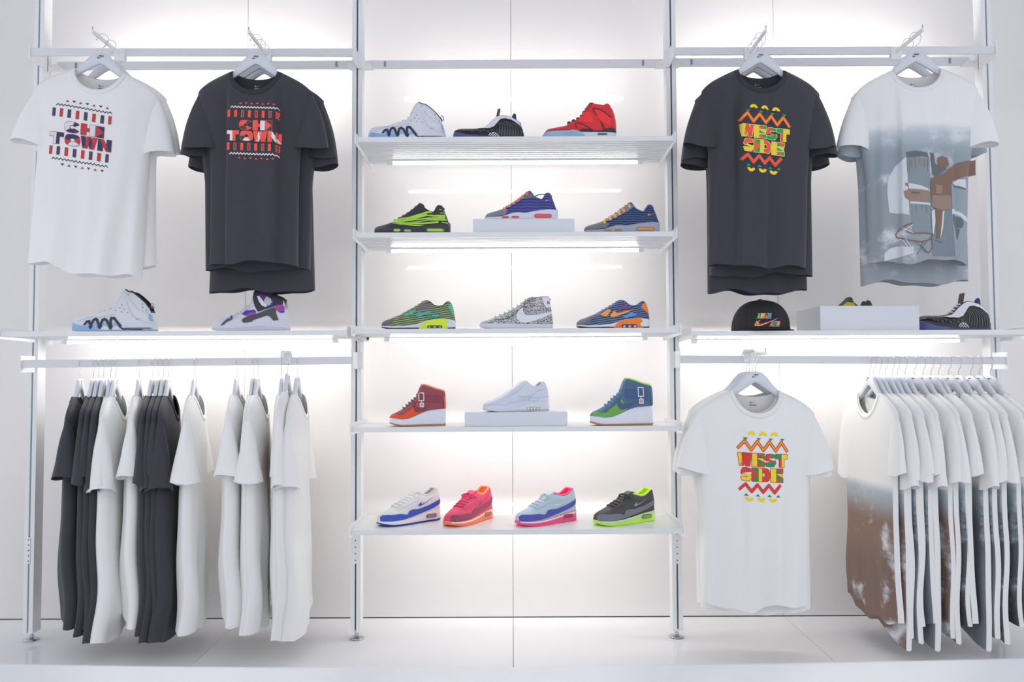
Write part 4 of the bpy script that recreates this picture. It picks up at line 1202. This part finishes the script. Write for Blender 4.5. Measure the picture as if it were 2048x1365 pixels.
# --- running shoes with a bright heel wedge
T90 = [(675,475),(678,445),(690,425),(720,408),(800,380),(900,345),(960,310),(1050,265),(1130,215),(1180,178),(1220,172),(1260,190),(1310,232),(1360,245),(1410,235),(1450,200),(1480,184),(1500,192),(1520,225),(1540,300),(1552,370),(1558,430),(1560,500)]
S90 = [(675,478),(700,470),(800,478),(950,475),(1100,458),(1180,430),(1230,412),(1300,400),(1400,392),(1480,395),(1555,412),(1560,440)]
def low90(label, mu, ms, mo, lin_, grp='striped running shoes on the third shelf', k=1.):
    s = Shoe(675, 1560, 516, 6.0235*K1*k, T90, S90, W=.05, open_=(.62,.90), dip=.04)
    s.build('sneaker', mu, ms, mo, lin_, grp, label)
    return s
B90 = bands('slate_blue_stripes', (44,44,72), (104,126,164), 38., 2.6, thr=.42, soft=.09, tilt=.16)
s = low90('slate striped running shoe with orange heel wedge, third middle shelf', B90, WH2, C((52,48,58)), C((110,160,220)))
OR = C((246,134,56)); OR2 = C((250,168,86)); SB = C((92,160,226))
s.up('toe_panel', [([(680,470),(682,442),(700,420),(760,400),(850,395),(820,450),(760,474)], C((112,112,126)), 0)])
s.up('logo', [([(1075,372),(1078,345),(1100,322),(1128,298),(1136,318),(1150,335),(1200,325),(1280,304),(1362,284),(1290,320),(1200,352),(1130,378),(1095,380)], OR2, 2)])
s.up('eyestay', [([(952,352),(1000,320),(1062,285),(1082,300),(1060,335),(1030,372),(990,366)], OR2, 1)])
s.up('side_patch', [([(1222,372),(1330,325),(1396,350),(1262,392)], SB, 2)])
s.up('plum_panel', [([(1150,300),(1220,230),(1300,250),(1360,270),(1210,310)], C((120,82,122)), 0), ([(1200,290),(1360,262),(1200,300)], C((60,40,70)), 1)])
s.up('heel_tab', [([(1448,262),(1470,225),(1500,196),(1518,230),(1535,290),(1548,352),(1510,318)], OR, 1)])
s.so('heel_wedge', [([(1102,522),(1130,480),(1160,446),(1210,422),(1290,404),(1380,394),(1442,402),(1462,428),(1424,465),(1455,500),(1482,522)], OR, 1), (rnd(1205,468,1396,508), C((58,52,92),.3), 2), (rnd(1222,480,1256,504), C((200,204,226),.2), 3), (rnd(1286,480,1320,504), C((200,204,226),.2), 3), (rnd(1350,480,1384,504), C((200,204,226),.2), 3)])
s.plate('tongue', [(1120,235),(1165,182),(1205,165),(1235,178),(1240,200),(1180,240)], SB, -.018, .018)
s.laces([(940,330),(985,300),(1030,276),(1075,248),(1120,222),(1160,195)], C((70,110,180)), .003, .02)
s.rim(C((60,120,190)), .003, .625, .9)
s.place(1153, 3.29, SZ[3])
B90g = bands('green_grey_stripes', (66,66,70), (150,174,108), 38., 2.6, thr=.42, soft=.09, tilt=.16)
s = low90('green striped running shoe with yellow heel wedge, third middle shelf', B90g, C((224,224,240),.45), C((52,48,58)), C((70,60,64)), k=.985)
TL = C((66,178,170)); TG = C((40,150,128)); VO = C((220,240,40),.4)
s.up('toe_panel', [([(680,470),(682,442),(700,420),(760,400),(830,400),(800,450),(760,474)], C((104,104,112)), 0)])
s.up('logo', [([(1105,362),(1108,335),(1150,300),(1165,330),(1200,320),(1350,288),(1220,345),(1140,368)], TL, 2)])
s.up('eyestay', [([(965,345),(1010,315),(1095,275),(1100,295),(1060,340),(990,362)], C((92,182,160)), 1)])
s.up('side_patch', [([(1232,372),(1340,330),(1425,345),(1290,388),(1270,400)], TG, 2), (R_(1290,350,1370,356), C((180,220,200)), 3)])
s.up('grey_panel', [([(1090,290),(1180,215),(1290,200),(1240,280),(1120,300)], C((120,110,120)), 0)])
s.up('heel_tab', [([(1478,250),(1505,205),(1520,235),(1540,320),(1552,372),(1520,330)], C((90,196,160)), 1)])
s.so('heel_wedge', [([(1130,522),(1160,470),(1210,425),(1290,404),(1380,396),(1462,402),(1482,428),(1444,465),(1465,500),(1492,522)], VO, 1), (rnd(1235,472,1412,504), C((66,62,60),.3), 2), (rnd(1252,480,1276,502), C((170,170,180),.2), 3), (rnd(1306,480,1340,502), C((170,170,180),.2), 3), (rnd(1370,480,1396,502), C((170,170,180),.2), 3)])
s.plate('tongue', [(1120,235),(1165,182),(1205,165),(1235,178),(1240,200),(1180,240)], C((110,108,90)), -.018, .018)
s.laces([(940,330),(985,300),(1030,276),(1075,248),(1120,222),(1160,195)], C((160,166,170)), .003, .02)
s.rim(C((70,60,64)), .003, .625, .9)
s.place(763, 3.29, SZ[3])

# --- all white running shoe on the fourth shelf riser
WS = C((218,222,236),.5)
s = Shoe(675, 1560, 516, 6.0235*K1*.98, [(p[0], 516-(516-p[1])*1.12) for p in T90], S90, W=.052, open_=(.62,.90), dip=.04)
s.build('sneaker', WS, C((220,224,238),.45), C((200,202,210)), C((206,210,224)), None, 'all white running shoe on the riser of the fourth middle shelf')
s.up('panel_seams', [(q, C((194,199,216)), 0) for q in strips([(690,440),(760,420),(860,425),(920,440),(980,400),(1060,400),(1200,380),(1400,340),(1540,330)], 7)+strips([(1100,330),(1250,330),(1380,260),(1470,240)], 7)+strips([(960,340),(1040,300),(1120,250),(1180,200)], 7)])
s.up('logo', [(swooshz(1120,370,250,110,.1), C((206,211,228)), 1)])
s.up('side_patch', [(rnd(1240,345,1380,385), C((198,203,220)), 2), (rnd(1250,352,1370,378), WS, 3)])
s.so('air_window', [(rnd(1215,462,1396,498), C((176,176,176),.3), 1)]+[(rnd(1222+42*i,466,1250+42*i,494), C((248,246,236),.2), 2) for i in range(4)])
s.laces([(940,315),(985,285),(1030,258),(1075,228),(1120,198),(1160,168)], C((214,218,230)), .0032, .021)
s.plate('tongue', [(1120,215),(1165,152),(1205,135),(1240,150),(1245,175),(1180,220)], C((212,216,230)), -.02, .02)
s.rim(C((212,216,230)), .004, .625, .9)
zr4 = riser(929, 1135, 825.5, SZ[4], 3.235, .19, 'low white riser in the middle of the fourth shelf')
s.place(966, 3.27, zr4, 20, .93)

# --- grey patterned mid-top
s = Shoe(959.3, 1107, 656.5, K1, [(959.3,652),(961,645),(966,641),(980,637.5),(990,634),(1005,628),(1020,621),(1035,613),(1045,605),(1054,597),(1063,593.5),(1075,594),(1084,592.8),(1097,592.5),(1100,598),(1102,610),(1104,625),(1106,640),(1107,652)],
         [(959.3,648),(964,644.5),(980,645.5),(1040,646.5),(1107,647)], W=.05, open_=(.70,.95), dip=.04)
s.build('sneaker', bands('grey_crackle', (92,92,96), (214,214,216), 44., 9., thr=.5, soft=.22, dscale=3.5), C((214,216,226),.5), None, C((150,150,154)), None, 'grey patterned mid-top sneaker with white curved side mark, third shelf')
s.up('logo', [([(1033.5,636),(1033,629),(1036,622),(1041,617),(1046,615.5),(1046.5,621),(1049,627),(1055,630),(1070,629),(1090,625.5),(1105,621.5),(1105,626),(1088,634),(1068,641),(1050,645.5),(1040,643)], WH2, 1)], ml=.006)
s.up('heel_tab', [([(1084,593.6),(1097,593.4),(1101,600),(1101.5,613.5),(1093,614.5),(1088,608)], WH2, 1)])
s.up('heel_letters', [([(1095,602),(1096,602),(1096,608),(1095,608)], BLK, 2), ([(1095,602),(1096.2,602),(1098.8,608),(1097.6,608)], BLK, 2), ([(1098,602),(1099,602),(1099,608),(1098,608)], BLK, 2)])
s.up('seams', [(q, C((70,70,76)), 1) for q in strips([(988,638.5),(1010,637),(1026,630),(1042,616),(1056,604),(1066,596)], 1.)])
s.plate('tongue', [(1048,604),(1056,594),(1064,591.8),(1072,593),(1070,600),(1056,610)], C((150,150,154)), -.017, .017)
s.laces([(990,632.5),(999,628.5),(1008,624.5),(1017,620.5),(1026,615.5),(1034,610.5),(1042,605.5),(1050,598.5)], C((196,196,198)), .0028, .02)
s.rim(C((170,170,174)), .003, .71, .95)
s.place(959.5, 3.285, SZ[3])

# --- wedge sneakers with a strap (two)
def wedge(label, c_toe, c_main, c_swoosh, c_lace, c_lin, c_trim, buckle_x, mir, k, ang, px, D):
    TW = [(440,560),(447,515),(460,498),(520,475),(600,435),(660,380),(720,330),(760,275),(780,205),(795,170),(815,160),(850,168),(900,184),(960,208),(1030,225),(1062,234),(1074,262),(1078,340),(1080,430),(1080,500)]
    SW = [(440,535),(450,528),(560,545),(640,538),(720,508),(800,472),(880,448),(1000,437),(1080,432)]
    s = Shoe(440, 1080, 622, 5.689*K1*k, TW, SW, W=.046, open_=(.56,.93), dip=.045)
    s.build('sneaker', c_main, C((226,228,240),.5), C((176,134,92)), c_lin, 'wedge-heeled sneakers with a metal strap', label)
    s.up('toe_panel', [([(444,532),(462,500),(520,480),(570,490),(600,470),(640,450),(700,400),(745,360),(760,400),(730,430),(800,462),(740,496),(650,532),(560,542)], c_toe, 0)])
    s.up('toe_cap', [([(500,486),(560,462),(605,460),(590,490),(540,498)], c_main, 1)])
    s.up('logo', [([(700,440),(690,400),(705,370),(730,352),(725,385),(745,415),(800,415),(900,385),(830,440),(750,470),(720,465)], c_swoosh, 1)])
    s.up('ankle_strap', [([(775,275),(790,262),(1015,285),(1015,372),(800,350),(775,340)], c_swoosh, 1)])
    s.up('heel_strip', [([(1040,300),(1070,300),(1078,430),(1050,430)], c_trim, 2)])
    bx = buckle_x
    def fr(x0, z0, x1, z1, t_): return [R_(x0,z0,x1,z0+t_), R_(x0,z1-t_,x1,z1), R_(x0,z0,x0+t_,z1), R_(x1-t_,z0,x1,z1)]
    s.up('buckle', [(q, WH2, 4) for q in fr(bx, 250, bx+62, 342, 9)+[R_(bx+26,340,bx+34,362)]+fr(bx+10, 360, bx+58, 412, 8)]+[(R_(bx+18,368,bx+50,404), C((190,180,190),.3), 3), (swooshz(bx+20,396,28,20,.3), BLK, 5)])
    s.laces([(590,430),(625,400),(655,372),(685,345),(715,322),(745,285)], c_lace, .0034, .019)
    s.plate('tongue', [(745,290),(768,230),(785,185),(800,180),(810,240),(780,310)], c_main, -.016, .016)
    s.rim(c_lin, .0045, .57, .93)
    s.place(px, D, SZ[4], ang)
    return s
wedge('red and maroon wedge sneaker at the left of the fourth middle shelf', C((226,84,48)), C((152,76,88)), C((140,60,76)), C((110,74,74)), C((250,140,110)), C((226,84,70)), 755, 0, 1.0, 14, 779.5, 3.265)
wedge('blue and green wedge sneaker at the right of the fourth middle shelf', C((110,170,76)), C((74,108,138)), C((66,92,136)), C((84,140,190)), C((196,240,90)), C((90,120,150)), 905, 0, .88, 8, 1179, 3.265)

# --- four small bright sneakers, turned towards us
TM = [(0,60),(2,90),(8,105),(25,118),(60,135),(100,158),(140,190),(180,222),(215,248),(238,262),(255,262),(275,250),(300,240),(325,245),(350,268),(368,292),(382,292),(392,260),(397,200),(400,120)]
SM = [(0,52),(10,46),(60,44),(140,46),(220,60),(300,82),(360,92),(400,96)]
ZF = .60
def small(label, cm, cmud, csole, cair, clace, clin, csw, px, D, ang, out=None, mid=None, bow=False, k=1.):
    s = Shoe(0, 400, 0, 400/.285*k, [(x, -y*ZF) for x, y in TM], [(x, -y*ZF) for x, y in SM], W=.050, open_=(.60,.93), dip=.05)
    s.build('sneaker', cm, csole, out, clin, 'small bright sneakers on the lowest shelf', label)
    f = lambda pts: [(x, -y*ZF) for x, y in pts]
    s.up('mudguard', [(f([(1,50),(2,84),(14,102),(60,104),(110,106),(150,92),(165,124),(185,134),(230,130),(300,152),(396,204),(398,160),(330,120),(260,92),(180,66),(120,52),(50,48)]), cmud, 1)])
    s.up('logo', [(swooshz(225,-152*ZF,130,52,.2), csw, 2)])
    s.up('eyestay', [(f([(95,145),(150,165),(215,200),(245,215),(250,250),(215,240),(140,182)]), cm, 1)])
    s.so('air_window', [(rnd(278,-64*ZF-4,352,-38*ZF+3), C((110,104,110),.3), 2), (rnd(284,-60*ZF-2,346,-42*ZF+1), cair, 3)])
    if mid: s.so('sole_stripe', [(f([(4,50),(12,44),(60,42),(140,44),(220,56),(300,76),(360,86),(398,90),(398,70),(300,60),(220,42),(140,30),(60,28),(6,36)]), mid, 1)])
    s.laces([(x, -y*ZF) for x, y in [(100,164),(122,180),(144,196),(166,212),(188,228),(210,246)]], clace, .0034, .024, bow)
    s.plate('tongue', f([(190,215),(222,268),(245,285),(262,276),(250,240),(230,215)]), clin if not bow else cm, -.018, .018)
    s.rim(clin, .0048, .61, .93)
    s.place(px, D, SZ[5], ang)
    return s
small('white sneaker with royal blue side band, first on the lowest middle shelf', C((226,228,228)), C((56,84,184)), WH2, C((150,140,150)), C((230,232,230)), C((214,216,216)), C((52,76,180)), 757, 3.275, 40, C((52,60,140)), bow=False)
small('pink sneaker with maroon band and orange sole, lowest middle shelf', C((228,72,112)), C((150,68,90)), C((255,140,104)), C((220,100,80)), C((224,60,104)), C((255,148,92)), C((170,76,100)), 894, 3.255, 58, C((255,130,96)), C((252,228,214)), True)
small('pale blue sneaker with violet band and pink sole, lowest middle shelf', C((186,206,220)), C((76,82,172)), C((250,84,140)), C((190,40,70)), C((206,216,222)), C((255,86,140)), C((204,216,216)), 1032, 3.27, 35, C((250,84,140)), C((226,230,234)), True)
small('dark grey sneaker with lime sole and lining, last on the lowest middle shelf', C((72,72,76)), C((122,120,134)), C((200,246,92)), C((120,180,60)), C((60,54,60)), C((212,250,70)), C((156,154,170)), 1187, 3.275, 30, C((190,244,70)), C((206,214,220)), True)

# --- white high-top with black ankle cage
s = Shoe(245, 1130, 577, 5.689*K1, [(245,530),(250,480),(262,458),(300,436),(380,430),(470,400),(560,360),(640,300),(700,255),(725,180),(735,125),(765,104),(850,115),(950,155),(1040,195),(1075,225),(1088,300),(1100,360),(1112,420),(1122,500),(1130,560)],
         [(245,530),(300,540),(500,545),(700,535),(850,520),(1000,535),(1130,545)], W=.054, open_=(.62,.93), dip=.06)
s.build('sneaker', C((222,224,236),.5), C((214,216,230),.5), C((206,208,222)), C((190,186,192)), None, 'white high-top sneaker with black ankle cage and purple heel, left bay')
BC = C((56,54,60)); GC = C((82,80,86)); PU = C((168,70,170)); BL = C((60,70,180))
cut = [(785,180),(820,165),(870,172),(930,205),(970,240),(960,280),(900,308),(850,290),(810,240)]
s.up('ankle_cage', [([(725,185),(735,125),(765,108),(850,119),(950,159),(1040,199),(1072,228),(1072,278),(1000,290),(800,360),(760,290)], BC, 1), ([(780,185),(820,162),(880,172),(940,205),(972,245),(958,285),(900,308),(850,285),(810,240)], BL, 2),
                    ([(835,168),(880,178),(905,205),(870,230),(845,210)], C((130,40,120)), 3), ([(890,185),(935,210),(955,250),(925,290),(885,268),(865,235)], C((206,200,200)), 4), ([(785,185),(810,182),(850,230),(905,285),(890,308),(845,290),(805,235)], WH2, 5)])
s.up('side_band', [([(625,445),(650,425),(780,385),(900,335),(980,305),(1005,330),(1000,370),(1032,452),(975,460),(930,408),(900,402),(745,455),(740,470),(650,485),(628,470)], GC, 2)])
s.up('purple_panel', [([(615,385),(660,345),(760,335),(780,360),(740,400),(680,410)], BL, 1), ([(655,400),(700,370),(775,360),(780,385),(680,412)], PU, 2)])
s.up('heel_panel', [([(985,290),(1040,280),(1075,285),(1090,310),(1090,365),(1050,368),(1015,345)], PU, 2), ([(1015,345),(1050,355),(1092,352),(1090,370),(1050,372)], BL, 3)])
s.up('toe_mark', [([(380,515),(420,460),(460,430),(510,445),(450,475),(420,505)], C((96,94,100)), 1), ([(462,405),(490,395),(515,435),(495,440)], BL, 2)])
s.up('eyelets', [(rnd(x-5,z-5,x+5,z+5), C((130,128,136)), 1) for x, z in [(650,340),(695,315),(735,295),(605,365),(555,385)]])
s.laces([(520,380),(560,358),(600,330),(640,298),(680,270)], WH2, .003, .022)
s.plate('tongue', [(690,270),(722,190),(740,190),(755,230),(720,280)], WH2, -.018, .018)
s.rim(BC, .004, .62, .93)
s.place(425, 3.29, SZ['L'])

# --- right bay shelf: open white box with a dark sneaker inside, black cap
riser(1640, 1838, 612.5, SZ['R'], 3.225, .27, 'large open white box on the right bay shelf', 'display_box', True)
s = Shoe(785, 1705, 585, 6.0235*K1, T95, S95, W=.048, open_=(.64,.90), dip=.035)
s.build('sneaker', bands('green_black_stripes', (34,40,36), (40,96,62), 40., 3., thr=.5, soft=.2), C((40,42,44)), None, C((40,44,44)), None, 'green and black sneaker mostly hidden inside the open white box')
s.up('yellow_panel', [([(1190,330),(1290,260),(1370,270),(1400,330),(1250,360)], C((206,190,50)), 1)])
s.up('logo', [(swooshz(1400,330,60,40,.3), WH2, 2)])
s.plate('tongue', [(1290,250),(1318,205),(1352,192),(1378,215),(1382,260),(1330,290)], C((40,84,56)), -.018, .018)
p = P(1588, 690, 3.43); s.t.location = (P(1640, 690, 3.225).x+.012, 3.40, SZ['R']+.009)
s.t.rotation_euler = (0, math.radians(-0), 0)
s.t.scale = (.95, .95, 1.08)
def build_cap():
    c = P(1521, 655, 3.30); t = empty('baseball_cap', (c.x, 3.30, SZ['R']+.001), math.radians(14))
    tag(t, 'black baseball cap with bright patterned logo and red button', 'cap')
    R = .113; H = .122
    V = []; Fc = []; nu, nv = 60, 18
    for j in range(nv+1):
        a = PI/2*j/nv
        for i in range(nu):
            q = 2*PI*i/nu
            pr = 1-.012*abs(math.cos(3*q))**30*math.sin(a+.2)
            r = R*(math.cos(a)**.80)*pr if j < nv else 0.0006
            fr = .5-.5*math.sin(q)        # front (-y) panels stand taller
            z = H*(math.sin(a)**(1.0-.22*fr))
            V.append((r*math.cos(q)*1.0, r*math.sin(q)*.98, z+.004))
    for j in range(nv):
        for i in range(nu): Fc.append((j*nu+i, j*nu+(i+1) % nu, (j+1)*nu+(i+1) % nu, (j+1)*nu+i))
    mesh_obj('crown', V, Fc, C((46,45,48), .85), t, True)
    m = MB(); m.lathe([(.0095, 0), (.0095, .004), (.006, .0065), (.001, .007)], (0, 0, H+.003), 16); m.build('button', C((206,48,50)), t, True)
    # flat brim pointing forward right
    V = []; n = 20
    pts = []
    for i in range(n+1):
        a = -PI+PI*i/n
        pts.append((.108*math.cos(a), -.02+.165*math.sin(a) if abs(math.cos(a)) < .999 else -.02))
    pts = [(.106*math.cos(-PI+PI*i/n), -.04-.085*math.sin(PI*i/n)**.7) for i in range(n+1)]
    inner = [(.104*math.cos(-PI+PI*i/n), -.02-.075*math.sin(PI*i/n)) for i in range(n+1)]
    V = [(x, y, .0005+.003*math.cos(x*14)) for x, y in pts]+[(x, y, .0045) for x, y in inner]
    V += [(x, y, z+.003) for x, y, z in V[:2*(n+1)]]
    k = n+1; Fc = []
    for i in range(n):
        Fc += [(i, k+i, k+i+1, i+1), (2*k+i, 2*k+i+1, 3*k+i+1, 3*k+i), (i, i+1, 2*k+i+1, 2*k+i)]
    mesh_obj('brim', V, Fc, C((44,43,46), .7), t, True)
    def cm(x, z, o):
        j = max(0., min(1., (z-.004)/H)); a = math.asin(min(1., j**(1/.78)))
        r = R*(math.cos(a)**.80)
        q = -PI/2 + x/R*1.0
        return Vector(((r+o*1.4)*math.cos(q), (r+o*1.4)*math.sin(q)*.985, z))
    it = []
    Wm = C((236,236,238)); RE = C((222,56,50)); GR = C((30,140,90)); YE = C((244,208,60)); AQ = C((60,150,170)); ORG = C((240,130,60))
    it.append((swoosh(-.018, .020, .090, .052, .10), Wm, 0))
    it.append((swoosh(-.015, .0225, .080, .044, .10), RE, 1))
    for a_, b_, c_ in (((-.010,.028),(-.002,.024),(-.006,.036)), ((.002,.026),(.010,.029),(.006,.022)), ((-.014,.034),(-.010,.040),(-.006,.033)), ((.014,.030),(.022,.034),(.020,.028))):
        it.append(([a_, b_, c_], YE, 2))
    for i, (ch, cc) in enumerate(zip('NIKE', ([GR, YE, GR], [YE, ORG, YE], [RE, RE, ORG], [AQ, AQ, GR, AQ]))):
        o = []; letter(ch, -.010+i*.0122, .049, .0110, .0175, cc, o, Wm, .0008, .25); it += [(p_, m_, l_+2) for p_, m_, l_ in o]
    for i, (ch, cc) in enumerate(zip('AIR', ([RE, RE, YE], [GR, GR, AQ], [ORG, ORG, YE]))):
        o = []; letter(ch, .030+i*.0125, .020, .0115, .0175, cc, o, Wm, .0008, .25); it += [(p_, m_, l_+4) for p_, m_, l_ in o]
    it = [([((x-.029)*1.12-.030, z*1.08-.006) for x, z in p_], m_, l_) for p_, m_, l_ in it]
    decal('logo', it, cm, t, .006)
    decal('side_mark', [(ribbon([(.085,.02),(.088,.028),(.090,.020),(.094,.030),(.097,.022),(.10,.030)], .0016), YE, 0)], cm, t, .006)
    mb = MB()
    for i in range(6):
        q = PI*i/3+PI/6
        pts = []
        for j in range(10):
            a = PI/2*j/10*.98; r = R*(math.cos(a)**.80)+.0004; fr = .5-.5*math.sin(q)
            pts.append((r*math.cos(q), r*math.sin(q)*.98, H*(math.sin(a)**(1.0-.22*fr))+.004))
        mb.tube(pts, .0009, 5)
    mb.build('panel_seams', C((36,35,38), .8), t, True)
build_cap()
